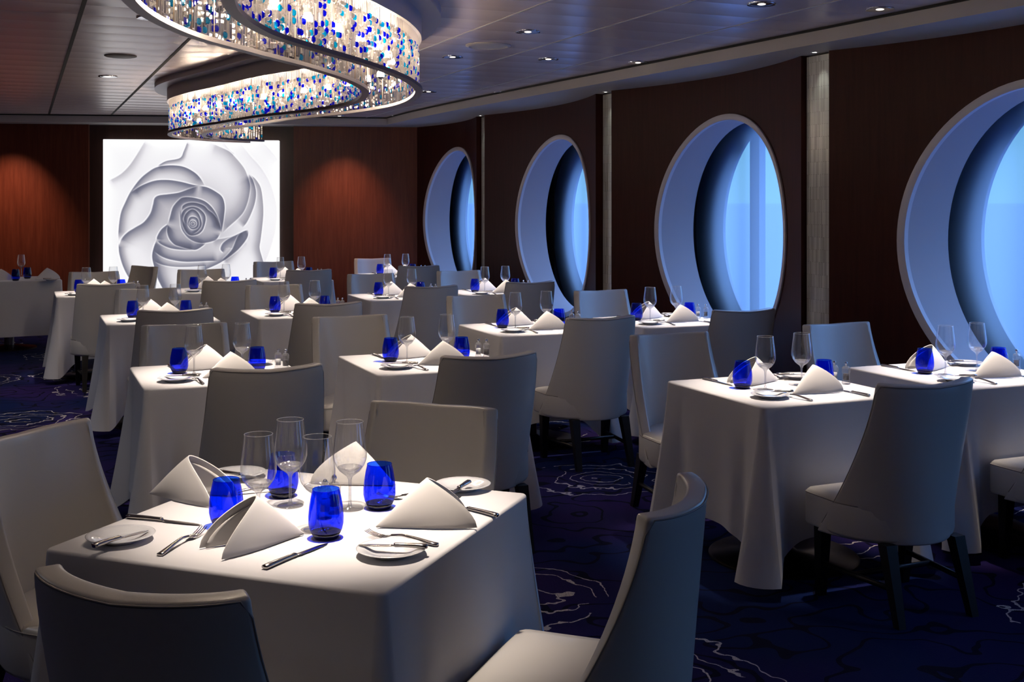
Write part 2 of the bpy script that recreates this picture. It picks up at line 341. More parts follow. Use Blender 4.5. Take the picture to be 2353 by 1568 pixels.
def bay_x(bay, y):
    ya, yb, yc, xa, xb, sag = bay; t = (y - yb) / (ya - yb); u = 2 * t - 1
    return xb + (xa - xb) * t + sag * (1 - u * u)
XR, XS, XH = 5.12, 5.33, 5.42           # reveal end, screen, hull opening
for i, bay in enumerate(BAYS):
    ya, yb, yc, xa, xb, sag = bay; n = 96
    XR_, XS_, XH_ = ((4.95, 5.12, 5.20), (5.07, 5.34, 5.42), (5.07, 5.33, 5.42), (5.13, 5.40, 5.49), (5.25, 5.5, 5.6), (5.35, 5.55, 5.65))[i]
    RL = RW + .045
    # angles incl. the rectangle's corners
    angs = [2 * PI * k / n for k in range(n)]
    def rect(th):
        c, s_ = math.cos(th), math.sin(th); ts = []
        if c > 1e-9: ts.append((ya - yc) / c)
        if c < -1e-9: ts.append((yb - yc) / c)
        if s_ > 1e-9: ts.append((SOF - ZC) / s_)
        if s_ < -1e-9: ts.append((0 - ZC) / s_)
        return min(ts)
    for (y_, z_) in ((ya, SOF), (ya, 0), (yb, SOF), (yb, 0)):
        th = math.atan2(z_ - ZC, y_ - yc) % (2 * PI); k = min(range(n), key=lambda q: abs((angs[q] - th + PI) % (2 * PI) - PI)); angs[k] = th
    v = []; f = []; R = 8
    for th in angs:
        ro = rect(th)
        for r_ in range(R + 1):
            rr = RL + (ro - RL) * r_ / R; y = yc + rr * math.cos(th) * (KY[i] + (1 - KY[i]) * r_ / R); z = ZC + rr * math.sin(th)
            v.append((bay_x(bay, y), y, z))
    for k in range(n):
        k2 = (k + 1) % n
        for r_ in range(R): f.append((k * (R + 1) + r_, k2 * (R + 1) + r_, k2 * (R + 1) + r_ + 1, k * (R + 1) + r_ + 1))
    kk = len(v)   # end returns
    for (y_, x_) in ((yb, xb), (ya, xa)):
        q = len(v); v += [(x_, y_, 0), (x_ + .3, y_, 0), (x_ + .3, y_, SOF), (x_, y_, SOF)]; f.append((q, q + 1, q + 2, q + 3))
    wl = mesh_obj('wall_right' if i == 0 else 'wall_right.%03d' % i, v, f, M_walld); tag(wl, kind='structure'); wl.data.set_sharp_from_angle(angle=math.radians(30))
    # window
    wn = empty('window_%d' % (i + 1), (5.0, yc, ZC)); tag(wn, kind='structure')
    def ring(profile, name, mat, nn=96):
        """profile(th)->list of (x_world, r)"""
        v = []; f = []; rows = None
        for k in range(nn):
            th = 2 * PI * k / nn; pr = profile(th); rows = len(pr)
            for x, r in pr: v.append((x - 5.0, r * math.cos(th) * KY[i], r * math.sin(th)))
        for k in range(nn):
            k2 = (k + 1) % nn
            for r_ in range(rows - 1): f.append((k * rows + r_, k2 * rows + r_, k2 * rows + r_ + 1, k * rows + r_ + 1))
        o = mesh_obj(name, v, f, mat, wn); o.data.set_sharp_from_angle(angle=math.radians(40)); return o
    bx = lambda r, th: bay_x(bay, yc + r * math.cos(th) * KY[i])
    ring(lambda th: [(bx(RL, th) + .01, RL), (bx(RL, th) - .012, RL), (bx(RL, th) - .014, RL - .006), (bx(RW, th) - .014, RW + .008), (bx(RW, th) - .008, RW), (bx(RW, th) + .02, RW)], 'window_frame', M_lip)
    ring(lambda th: [(bx(RW, th) + .02, RW), (bx(RW, th) * .5 + XR_ * .5, RW), (XR_, RW)], 'reveal', M_white)
    ring(lambda th: [(XR_, RW), (XR_ + .012, RW + .03), (XR_ + .02, 1.20), (XH_, 1.22)], 'cavity_lining', M_groove)
    ring(lambda th: [(XS_, 1.21), (XS_, .6), (XS_, .001)], 'screen_blind', M_screen)
    ring(lambda th: [(XH_, 1.22), (XH_, .935), (XH_ + .025, .935)], 'hull_opening', M_hull)
    v = MB(); v.box((XH_ + .03 - 5.0, .47, -.93), (XH_ + .09 - 5.0, .60, .93)); v.build('mullion', M_hull, wn, smooth=False)
    ring(lambda th: [(XH_ + .022, .935), (XH_ + .022, .5), (XH_ + .022, .001)], 'glass', M_pane)

# mosaic strips between the bays (each in a dark recess)
gaps = [(11.62, 11.86), (8.66, 8.97), (5.85, 6.13), (3.05, 3.34), (.15, .45)]
for i, (a, c) in enumerate(gaps):
    g = MB().box((4.88 + (.1 if i > 2 else 0), a - .35, 0), (4.92 + (.1 if i > 2 else 0), c + .35, SOF)).build('trim_%d' % (20 + i), M_groove, smooth=False); tag(g, kind='structure')
    ms = MB().box((4.675 + (.1 if i > 2 else 0), a - .03, .0), (4.87 + (.1 if i > 2 else 0), c - .012, SOF - .01)).build('mosaic_pillar', M_mosaic, smooth=False)
    nm = ['between the two farthest portholes', 'between the second and third farthest portholes', 'right of the third farthest porthole', 'nearest the right edge', 'behind the camera'][i]
    tag(ms, 'pearly glass mosaic pillar strip ' + nm, 'pillar', 'mosaic pillars between portholes')

# back wall: dark recess with raised veneer panels either side of the artwork
def wallbox(t0, t1, z0, z1, o0, o1, name, mat, kind='structure'):
    q = [bw(t0, o0), bw(t1, o0), bw(t1, o1), bw(t0, o1)]
    mb = MB(); v = [(p.x, p.y, z0) for p in q] + [(p.x, p.y, z1) for p in q]
    mb.add(v, [(0, 3, 2, 1), (4, 5, 6, 7), (0, 1, 5, 4), (1, 2, 6, 5), (2, 3, 7, 6), (3, 0, 4, 7)])
    o = mb.build(name, mat, smooth=False)
    bm = bmesh.new(); bm.from_mesh(o.data); bmesh.ops.recalc_face_normals(bm, faces=bm.faces); bm.to_mesh(o.data); bm.free()
    if kind: tag(o, kind=kind)
    return o
def t_at(x, off=0.0):   # parameter along the back wall hit by pixel column x
    u = (x - CX) / FPX; dx, dy = CY * u + SY, -SY * u + CY
    p0 = bw(0, off)     # solve s*(dx,dy)=p0+BD*t
    det = dx * (-BD.y) + BD.x * dy
    s = (p0.x * (-BD.y) + BD.x * p0.y) / det
    hit = Vector((dx * s, dy * s)); return (hit - p0).dot(BD), s
tL, _ = t_at(205); tR, _ = t_at(675); tE, _ = t_at(945)
M_wallrecess = wood('dark_recess_veneer', (.020, .008, .006), (.036, .014, .010), .4)
wallbox(-6.5, 5.4, 0, SOF, -.2, -.02, 'wall_back', M_wallrecess)
wallbox(-6.5, tL, 0, SOF, -.02, .04, 'wall_back.001', M_wall)
wallbox(tR, 5.2, 0, SOF, -.02, .04, 'wall_back.002', M_wall)
# left and rear walls close the room
wl = MB().box((X0 - .1, Y0, 0), (X0, Y1, CEIL)).build('wall_left', M_wall, smooth=False); tag(wl, kind='structure')
wl = MB().box((X0, Y0 - .1, 0), (X1, Y0, CEIL)).build('wall_rear', M_wall, smooth=False); tag(wl, kind='structure')
# light-tight outer skin beyond the bays (solid wall panels between hull openings)
mb = MB()
ys = sorted([b_[2] for b_ in BAYS]); lo = Y0
for yy in ys: mb.box((5.1, lo, -.05), (5.2, yy - 1.19, CEIL + .05)); lo = yy + 1.19
mb.box((5.1, lo, -.05), (5.2, Y1, CEIL + .05))
for yy in ys: mb.box((5.1, yy - 1.19, -.05), (5.2, yy + 1.19, ZC - 1.19)) if ZC > 1.19 else None; mb.box((5.1, yy - 1.19, ZC + 1.14), (5.2, yy + 1.19, CEIL + .05))
for yy in ys:    # corners around each round lining
    n = 48; rr = 1.205
    for k in range(n):
        a0, a1 = 2 * PI * k / n, 2 * PI * (k + 1) / n; q = []
        for a in (a0, a1): q.append((5.19, yy + rr * math.cos(a), ZC + rr * math.sin(a)))
        for a in (a1, a0):
            s_ = 1.75 / max(abs(math.cos(a)), abs(math.sin(a))); q.append((5.19, yy + s_ * math.cos(a), ZC + s_ * math.sin(a)))
        mb.add(q, [(0, 1, 2, 3)])
tag(mb.build('wall_outer', M_groove, smooth=False), kind='structure')

# the sea outside
m, N, L = newmat('sea_water'); b = N.new('ShaderNodeBsdfPrincipled'); b.inputs['Specular IOR Level'].default_value = .12; b.inputs['Base Color'].default_value = (.030, .050, .15, 1); b.inputs['Roughness'].default_value = .35
nz = N.new('ShaderNodeTexNoise'); nz.inputs['Scale'].default_value = .15; nz.inputs['Detail'].default_value = 6; tcn = N.new('ShaderNodeTexCoord'); L.new(tcn.outputs['Object'], nz.inputs[0])
bp = N.new('ShaderNodeBump'); bp.inputs['Strength'].default_value = .35; bp.inputs['Distance'].default_value = .6; L.new(nz.outputs[0], bp.inputs['Height']); L.new(bp.outputs[0], b.inputs['Normal']); out(m, b.outputs[0])
sea = mesh_obj('sea', [(8, -20000, 0), (25000, -20000, 0), (25000, 25000, 0), (8, 25000, 0)], [(0, 1, 2, 3)], m, smooth=False, loc=(0, 0, -22)); tag(sea, 'calm blue sea seen through the portholes', 'sea', kind='stuff')

# ------------------------------------------------------------------ the lit rose artwork
tA, sA = t_at(238, .09); tB, sB = t_at(641, .09)
PW = tB - tA; ztop = 2.345; PHh = PW * 1.03
curves = [  # (points in artwork pixels, side: +1 painted shade on right of travel (image, y down), strength, width)
 ([(190,505),(300,445),(380,370),(450,270),(540,120)], 1, .26, 70),
 ([(640,368),(720,320),(850,290),(890,220),(925,130)], 1, .42, 30),
 ([(290,1060),(290,950),(310,800),(350,700),(400,600),(480,490),(560,420),(640,375),(760,358),(880,370),(980,420),(1040,480),(1080,550)], 1, .46, 58),
 ([(400,610),(500,545),(620,500),(740,493),(860,510),(960,535),(1025,545)], 1, .44, 60),
 ([(1025,548),(940,575),(840,610),(740,625),(660,635),(620,660),(605,720),(580,800),(520,880),(440,930),(370,975),(320,1030),(295,1100)], -1, .44, 75),
 ([(290,1060),(292,1120),(300,1180),(330,1280),(380,1380),(450,1470),(520,1560),(600,1650)], -1, .48, 55),
 ([(640,1040),(610,1120),(598,1200),(620,1300),(650,1400),(700,1500),(760,1600),(820,1680)], -1, .55, 75),
 ([(1025,548),(1100,560),(1180,600),(1240,650),(1262,730),(1255,830),(1240,930),(1235,975)], 1, .46, 70),
 ([(745,900),(765,820),(790,740),(840,680),(880,655),(960,655),(1060,680),(1130,730),(1180,800),(1210,880),(1228,965)], 1, .46, 55),
 ([(870,775),(880,730),(930,705),(1000,705),(1070,730),(1110,770),(1150,800),(1190,850),(1220,920)], 1, .5, 30),
 ([(850,770),(860,880),(870,940),(900,990),(940,1030),(1000,1060),(1080,1068),(1180,1040),(1225,975)], -1, .38, 55),
 ([(868,850),(870,800),(900,760),(960,740),(1020,755),(1070,800),(1085,850),(1070,920),(1050,960),(1010,990),(950,998),(910,970),(880,910),(868,850)], 1, .5, 26),
 ([(905,900),(890,850),(910,800),(960,765),(1010,790),(1040,850),(1045,910),(1010,960),(960,985)], 1, .5, 24),
 ([(925,895),(938,845),(968,832),(1005,845),(1020,880),(1015,920),(985,940),(950,935),(925,895)], 1, .5, 16),
 ([(945,895),(950,875),(968,868),(988,876),(996,895),(988,912),(968,920),(950,912),(945,895)], 1, .5, 8),
 ([(958,895),(968,884),(980,895),(968,906),(958,895)], 1, .5, 5),
 ([(745,900),(735,960),(755,1030),(800,1080),(850,1100),(940,1125),(1000,1130),(1060,1095),(1090,1068)], -1, .46, 60),
 ([(740,900),(680,950),(645,1010),(640,1045)], -1, .46, 60),
 ([(640,1045),(680,1080),(760,1115),(860,1130),(970,1133)], -1, .40, 40),
 ([(610,1140),(680,1190),(760,1220),(880,1240),(1000,1240),(1120,1235),(1200,1235)], -1, .42, 50),
 ([(605,1230),(680,1265),(780,1285),(900,1290),(1100,1280)], -1, .32, 30),
 ([(1485,955),(1440,970),(1400,1000),(1370,1060),(1340,1130),(1290,1190),(1240,1235)], -1, .44, 45),
 ([(1430,975),(1380,1000),(1300,1040),(1250,1080),(1230,1130),(1260,1165)], -1, .40, 70),
 ([(1150,1050),(1280,1030),(1380,1000),(1485,955)], 1, .2, 40),
 ([(1485,960),(1470,1030),(1400,1120),(1330,1180),(1260,1230),(1190,1270),(1050,1330)], 1, .42, 45),
 ([(1110,140),(1210,180),(1310,230),(1390,310),(1450,390),(1485,480),(1500,560),(1480,680),(1440,780),(1380,850),(1300,920),(1240,980)], 1, .28, 95),
 ([(1490,430),(1550,480),(1600,560),(1620,680),(1625,800),(1615,920),(1600,1040),(1590,1120),(1610,1200),(1640,1300)], 1, .36, 60),
 ([(1490,430),(1530,500),(1555,600),(1545,700),(1510,800),(1470,880),(1430,930)], 1, .34, 70),
 ([(1250,130),(1300,200),(1360,250)], 1, .2, 22),
 ([(1400,130),(1500,260),(1600,370),(1680,500),(1730,640),(1755,780),(1740,950),(1700,1100),(1650,1230),(1560,1400)], 1, .14, 60),
 ([(1600,120),(1700,220),(1775,310)], 1, .12, 50),
]
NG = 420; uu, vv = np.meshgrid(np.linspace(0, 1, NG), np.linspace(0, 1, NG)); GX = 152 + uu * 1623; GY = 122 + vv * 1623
painted_tone = np.ones_like(GX)
# painted shading: glow at the frame edges, petals greyer towards the heart
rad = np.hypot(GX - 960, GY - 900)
painted_tone *= .73 + .38 * np.clip((rad - 130) / 640, 0, 1)
edge = np.minimum(np.minimum(GX - 152, 1775 - GX), np.minimum(GY - 122, 1745 - GY)); painted_tone += .30 * np.exp(-np.clip(edge, 0, None) / 70.)
hl = np.zeros_like(GX)  # painted highlight along the petal edges
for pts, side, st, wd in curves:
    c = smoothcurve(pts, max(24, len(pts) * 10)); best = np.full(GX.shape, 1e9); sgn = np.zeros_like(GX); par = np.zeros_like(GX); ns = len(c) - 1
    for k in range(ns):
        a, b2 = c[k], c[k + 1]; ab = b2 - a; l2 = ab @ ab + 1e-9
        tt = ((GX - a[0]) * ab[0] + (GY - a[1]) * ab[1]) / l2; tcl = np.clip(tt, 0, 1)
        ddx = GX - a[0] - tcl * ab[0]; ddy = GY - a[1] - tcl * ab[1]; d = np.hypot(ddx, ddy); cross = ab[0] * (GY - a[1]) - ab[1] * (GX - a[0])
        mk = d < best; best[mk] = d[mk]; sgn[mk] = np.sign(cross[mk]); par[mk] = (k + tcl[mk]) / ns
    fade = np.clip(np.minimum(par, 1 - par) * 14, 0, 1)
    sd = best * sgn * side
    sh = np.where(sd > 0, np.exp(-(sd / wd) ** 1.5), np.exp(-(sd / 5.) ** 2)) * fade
    painted_tone *= 1 - min(.7, st * 1.25) * sh  # groove shade painted on one side of each petal line
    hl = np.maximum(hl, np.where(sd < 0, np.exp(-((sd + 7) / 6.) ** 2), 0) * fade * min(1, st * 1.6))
painted_tone = painted_tone + hl * .36
painted_tone = np.clip(painted_tone, .2, 1.35)
p0 = bw(tA, .09)
m, N, L = newmat('rose_painted_shading'); at = N.new('ShaderNodeAttribute'); at.attribute_name = 'painted_tone'  # petal shade and edge glow are painted into the emission colour
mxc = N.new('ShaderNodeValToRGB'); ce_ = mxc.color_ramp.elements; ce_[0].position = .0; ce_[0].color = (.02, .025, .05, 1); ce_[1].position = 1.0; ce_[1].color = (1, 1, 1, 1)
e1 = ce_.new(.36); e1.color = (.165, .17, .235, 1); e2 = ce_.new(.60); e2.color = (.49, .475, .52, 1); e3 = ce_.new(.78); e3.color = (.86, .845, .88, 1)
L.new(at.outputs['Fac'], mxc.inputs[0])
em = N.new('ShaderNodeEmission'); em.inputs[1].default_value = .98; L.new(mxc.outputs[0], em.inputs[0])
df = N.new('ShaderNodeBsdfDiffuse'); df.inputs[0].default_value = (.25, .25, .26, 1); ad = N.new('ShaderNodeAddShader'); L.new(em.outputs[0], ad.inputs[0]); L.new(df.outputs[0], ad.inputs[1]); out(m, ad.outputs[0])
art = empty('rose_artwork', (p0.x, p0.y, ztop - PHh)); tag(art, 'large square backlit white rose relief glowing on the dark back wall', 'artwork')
V = np.zeros((NG * NG, 3)); hgt = (painted_tone - .9) * .03
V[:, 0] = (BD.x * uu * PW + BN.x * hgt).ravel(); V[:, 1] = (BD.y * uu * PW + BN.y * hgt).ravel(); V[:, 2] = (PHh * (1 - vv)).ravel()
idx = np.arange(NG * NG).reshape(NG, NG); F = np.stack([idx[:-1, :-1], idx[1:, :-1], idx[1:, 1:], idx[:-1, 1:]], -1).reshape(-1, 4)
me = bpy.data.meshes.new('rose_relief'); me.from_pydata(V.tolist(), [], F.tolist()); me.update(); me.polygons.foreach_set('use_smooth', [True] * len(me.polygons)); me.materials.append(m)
at_ = me.attributes.new('painted_tone', 'FLOAT', 'POINT'); at_.data.foreach_set('value', (painted_tone / 1.25).ravel().astype(np.float32))
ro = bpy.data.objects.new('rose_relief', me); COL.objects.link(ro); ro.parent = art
mb = MB(); M_edge = emat('lit_white_edge', (1, .98, 1), 1.0)
for (a0, a1, z0, z1) in ((0, PW, -.004, 0), (0, PW, PHh, PHh + .004), (-.004, 0, 0, PHh), (PW, PW + .004, 0, PHh)):
    q = [BD * a0 - BN * .07, BD * a1 - BN * .07, BD * a1 + BN * .012, BD * a0 + BN * .012]
    mb.add([(p.x, p.y, z0) for p in q] + [(p.x, p.y, z1) for p in q], [(0, 3, 2, 1), (4, 5, 6, 7), (0, 1, 5, 4), (1, 2, 6, 5), (2, 3, 7, 6), (3, 0, 4, 7)])
mb.build('edge_frame', M_edge, art, smooth=False)

# ------------------------------------------------------------------ chair
def chair_outer(t, s):
    wd = .280 - .043 * s; f_ = .075 + .255 * (1 - s) ** 1.6; yb_ = -.205 - .045 * s; ph = math.radians(82 - 17 * s)
    p_ = t * ph; x = wd * math.sin(p_) / math.sin(ph); y = yb_ + f_ * (1 - math.cos(p_)) / (1 - math.cos(ph))
    z = .28 + .62 * s - .012 * (1 - abs(t)) * max(0, s - .8) * 5
    return (x, y, z)
def make_chair(front=.224):
    fy = front - .224
    root = empty('dining_chair'); tag(root, 'cream leather dining chair', 'chair')
    NT, NZ = 32, 18; v = []; f = []
    for j in range(NZ + 1):
        for i in range(NT + 1): v.append(chair_outer(-1 + 2 * i / NT, j / NZ))
    for j in range(NZ):
        for i in range(NT):
            a = j * (NT + 1) + i; f.append((a, a + 1, a + NT + 2, a + NT + 1))
    sh = mesh_obj('backrest', v, f, M_leather, root)
    bake(sh, ('SOLIDIFY', dict(thickness=.05, offset=-1, use_even_offset=False)), ('BEVEL', dict(width=.011, segments=3, limit_method='ANGLE', angle_limit=math.radians(50))))
    # piping runs up one wing, along the top, down the other
    pts = [chair_outer(-1, s / 16) for s in range(1, 16)] + [chair_outer(-1 + 2 * i / 24, 1) for i in range(1, 24)] + [chair_outer(1, 1 - s / 16) for s in range(1, 16)]
    pts = [(x * .985, y - .001, z - .006 if z > .88 else z) for x, y, z in pts]
    MB().tube(pts, .0022, 6).build('piping', M_piping, sh)
    # seat
    outl = []
    def hw(y): 
        s = .2; f_ = .07 + .27 * .7; u = min(1, max(0, (y + .2) / .26)); return .272 * math.sqrt(max(.12, 1 - (1 - u) ** 2))
    for k in range(11): y = -.185 + (.195 + fy + .185) * k / 10; outl.append((hw(y), y))
    outl += [(.268, .208 + fy), (.254, .22 + fy), (.13, .224 + fy)]; outl = outl + [(-x, y) for x, y in outl[::-1]]
    c = Vector((0, .03)); rings = [(.288, .94), (.292, .985), (.302, 1.0), (.405, 1.0), (.424, .985), (.433, .95), (.441, .8), (.446, .5), (.447, .2)]
    v = []; f = []; n = len(outl)
    for z, sc in rings: v += [((x - c.x) * sc + c.x, (y - c.y) * sc + c.y, z) for x, y in outl]
    for r_ in range(len(rings) - 1):
        for k in range(n): a = r_ * n + k; b2 = r_ * n + (k + 1) % n; f.append((a, b2, b2 + n, a + n))
    f.append(tuple(range((len(rings) - 1) * n, len(rings) * n))); f.append(tuple(range(n))[::-1])
    seat = mesh_obj('seat', v, f, M_leather, root)
    MB().tube([(x * .996, y * .996, .418) for x, y in outl[3:-3]], .0022, 6).build('piping', M_piping, seat)
    for sx_, p0_, p1_ in ((-1, (-.215, .165 + fy, .29), (-.21, .185 + fy, 0)), (1, (.215, .165 + fy, .29), (.21, .185 + fy, 0)), (-1, (-.165, -.155, .29), (-.175, -.235, 0)), (1, (.165, -.155, .29), (.175, -.235, 0))):
        MB().taper(p0_, .05, p1_, .032).build('leg', M_black, root, smooth=False)
    mb = MB(); mb.tube([(-.21, .175, .13), (-.17, -.19, .13)], .011, 6); mb.tube([(.21, .175, .13), (.17, -.19, .13)], .011, 6); mb.tube([(-.185, .01, .13), (.185, .01, .13)], .011, 6)
    mb.build('stretcher', M_black, root)
    return root
CH = make_chair(); CHD = make_chair(.31)

# ------------------------------------------------------------------ table + cloth
def cloth_mesh(hx, hy, drop, seed, cdrop=.15, lobe=.08, name='tablecloth'):
    rnd = random.Random(seed); rc = .018; per = []
    nseg = 46; corners = [(1, 1), (-1, 1), (-1, -1), (1, -1)]
    # perimeter walk (counter-clockwise)
    for ci, (cx_, cy_) in enumerate(corners):
        a0 = ci * PI / 2
        for k in range(7):
            a = a0 + PI / 2 * k / 6; per.append((cx_ * (hx - rc) + rc * math.cos(a), cy_ * (hy - rc) + rc * math.sin(a), math.cos(a), math.sin(a), 0.0))
        nx_, ny_ = corners[(ci + 1) % 4]; a = a0 + PI / 2
        p = Vector((cx_ * (hx - rc) + rc * math.cos(a), cy_ * (hy - rc) + rc * math.sin(a))); q = Vector((nx_ * (hx - rc) + rc * math.cos(a), ny_ * (hy - rc) + rc * math.sin(a))); ln = (q - p).length
        for k in range(1, nseg):
            t_ = k / nseg; t_ = .5 - .5 * math.cos(PI * t_) if True else t_; s_ = t_ * ln; r_ = p.lerp(q, t_); per.append((r_.x, r_.y, math.cos(a), math.sin(a), min(s_, ln - s_)))
    n = len(per); ph = [rnd.uniform(0, 6.28) for _ in range(4)]; fr_ = [rnd.uniform(9, 13), rnd.uniform(16, 22)]
    lob = [lobe * rnd.uniform(.8, 1.12) for _ in range(4)]; cum = 0; v = []; f = []
    rows = [0, .004, .009, .014] + [.02 + (1 - .02) * (k / 22) for k in range(1, 23)]
    arc = []; s_acc = 0; prev = None
    for x, y, *_ in per:
        if prev: s_acc += math.hypot(x - prev[0], y - prev[1])
        arc.append(s_acc); prev = (x, y)
    for q in rows:
        for k, (x, y, nx_, ny_, cdist) in enumerate(per):
            quad = (0 if x > 0 else 1) if y > 0 else (3 if x > 0 else 2)
            kc = math.exp(-(cdist / .11) ** 2); Ld = drop + cdrop * kc; Ld = min(Ld, .738)
            if q <= .014:   # rounded table edge
                a = q / .014 * PI / 2; o_ff = .008 * math.sin(a); z = .752 - .008 * (1 - math.cos(a))
                v.append((x + nx_ * (o_ff - .004), y + ny_ * (o_ff - .004), z)); continue
            qq = (q - .014) / (1 - .014); flare = qq ** 1.25
            o_ff = .004 + .012 * flare + lob[quad] * max(0, 1 - cdist / .11) ** 1.4 * flare * 1.15 - .028 * math.exp(-((cdist - .12) / .045) ** 2) * flare
            o_ff += (1 - kc) * flare * (.010 * math.sin(fr_[0] * arc[k] + ph[0]) + .006 * math.sin(fr_[1] * arc[k] + ph[1]))
            o_ff = max(o_ff, .002)
            z = .744 - (Ld - .008) * qq
            tx, ty = -ny_, nx_; sway = .012 * flare * math.sin(8 * arc[k] + ph[2])
            v.append((x + nx_ * o_ff + tx * sway, y + ny_ * o_ff + ty * sway, z))
    R = len(rows)
    for r_ in range(R - 1):
        for k in range(n): a = r_ * n + k; b2 = r_ * n + (k + 1) % n; f.append((a + n, b2 + n, b2, a))
    # top: two inner rings then cap
    base = len(v); v += [(x * .9, y * .9, .7525) for x, y, *_ in per]
    for k in range(n): f.append((k, (k + 1) % n, base + (k + 1) % n, base + k))
    f.append(tuple(base + k for k in range(n)))
    o = mesh_obj(name, v, f, M_cloth); return o
def make_table(hx, hy, rbase=.30):
    root = empty('dining_table'); tag(root, 'cloth covered dining table on a round metal pedestal base', 'table')
    mb = MB().box((-hx + .012, -hy + .012, .715), (hx - .012, hy - .012, .742)); mb.build('tabletop', M_top, root, smooth=False)
    MB().lathe([(.035, .02), (.035, .7), (.11, .715)], 24).build('pedestal', M_bronze, root)
    MB().lathe([(0, .0), (rbase, .0), (rbase, .008), (rbase - .01, .014), (.06, .03), (.035, .05)], 64).build('base_plate', M_bronze, root, sharp=50)
    return root
cl_proto = [cloth_mesh(.375, .375, .55, sd) for sd in (3, 5, 11)]
for c in cl_proto: tag(c, 'white tablecloth', 'tablecloth')
tb_proto = make_table(.375, .375, .33)
cl_big = cloth_mesh(.45, .45, .60, 21, cdrop=.11); tag(cl_big, 'white tablecloth on the large foreground table', 'tablecloth')
tb_big = make_table(.45, .45, .36)

# ------------------------------------------------------------------ table ware
def make_wine():
    r = empty('wine_glass'); tag(r, 'wine glass', 'glass')
    bowl = [(.018, .0965), (.030, .106), (.040, .120), (.0455, .137), (.0455, .153), (.0425, .182), (.0385, .212), (.036, .236)]
    bo = MB().lathe(bowl, 40).build('bowl', M_wine, r)
    MB().tube([(.036 * math.cos(a), .036 * math.sin(a), .236) for a in [2 * PI * k / 40 for k in range(40)]], .0007, 5, True).build('rim', M_stem, bo)
    MB().lathe([(0, .102), (.012, .103), (.022, .108), (.0305, .1155), (.034, .1135), (.028, .1035), (.018, .0955), (.009, .089), (.0045, .080), (.0036, .05), (.004, .02), (.006, .008), (.012, .004), (.034, .0025), (.0355, .0015), (.034, .0), (0, .0)], 32).build('stem', M_stem, r)
    return r
def make_tumbler():
    r = empty('blue_tumbler'); tag(r, 'cobalt blue tumbler', 'glass')
    pr = [(.033, .010), (.0395, .022), (.043, .038), (.0433, .055), (.041, .08), (.037, .103), (.033, .121)]
    MB().lathe(pr, 40).build('bowl', M_blue, r)
    MB().tube([(.033 * math.cos(a), .033 * math.sin(a), .121) for a in [2 * PI * k / 40 for k in range(40)]], .0009, 5, True).build('rim', M_blue, r)
    MB().lathe([(0, .0), (.028, .0), (.031, .004), (.0335, .010), (.037, .017), (.033, .016), (.02, .013), (0, .012)], 40).build('base', M_bluebase, r)
    return r
def make_plate():
    r = empty('bread_plate'); tag(r, 'white bread plate', 'plate')
    MB().lathe([(0, .006), (.035, .006), (.045, .008), (.062, .016), (.080, .0185), (.082, .018), (.080, .0165), (.06, .012), (.046, .003), (.042, .0), (.038, .0), (.037, .003), (0, .003)], 56).build('dish', M_china, r)
    return r
def strip(pts):   # pts: (y, halfwidth, z, halfthick)
    v = []; f = []
    for y, hw_, z, ht in pts:
        for k in range(8):
            a = 2 * PI * (k + .5) / 8; v.append((hw_ * math.cos(a) * 1.08, y, z + ht * math.sin(a) * 1.08))
    n = len(pts)
    for i in range(n - 1):
        for k in range(8): a = i * 8 + k; b2 = i * 8 + (k + 1) % 8; f.append((a, b2, b2 + 8, a + 8))
    f.append(tuple(range(8))[::-1]); f.append(tuple((n - 1) * 8 + k for k in range(8))); return v, f
def make_fork(sc=1.0):
    r = empty('fork'); tag(r, 'steel fork', 'fork')
    h = [(-.10, .004, .004, .003), (-.098, .0085, .0045, .004), (-.08, .008, .006, .004), (-.04, .0055, .012, .0035), (0, .0035, .016, .003), (.03, .0032, .012, .0025)]
    v, f = strip(h); mb = MB(); mb.add(v, f); mb.build('handle', M_steel, r)
    v, f = strip([(.028, .004, .012, .002), (.038, .010, .008, .0013), (.055, .0115, .006, .001)]); mb = MB(); mb.add(v, f)
    for k in range(4):
        x = -.0096 + .0064 * k; vv_, ff_ = strip([(.052, .0019, .006, .001), (.07, .0016, .0075, .001), (.088, .0013, .012, .0009), (.100, .0008, .017, .0007)])
        mb.add([(a + x, b2, c) for a, b2, c in vv_], ff_)
    mb.build('tines', M_steel, r); return r
def make_knife(name, ln, lab):
    r = empty(name); tag(r, lab, 'knife'); k = ln / .22
    v, f = strip([(-.11 * k, .004, .006, .004), (-.108 * k, .0085, .006, .0055), (-.09 * k, .0088, .0065, .0055), (-.05 * k, .0065, .0068, .0048), (-.012 * k, .0055, .0065, .0045), (-.008 * k, .0072, .0065, .005), (-.003 * k, .005, .0065, .0035)])
    mb = MB(); mb.add(v, f); mb.build('handle', M_steel, r)
    v, f = strip([(-.004 * k, .0045, .005, .0018), (.01 * k, .0075, .004, .0012), (.05 * k, .0085, .003, .0009), (.085 * k, .0075, .0025, .0008), (.105 * k, .004, .0022, .0006), (.112 * k, .001, .002, .0004)])
    mb = MB(); mb.add(v, f); mb.build('blade', M_steel, r); return r
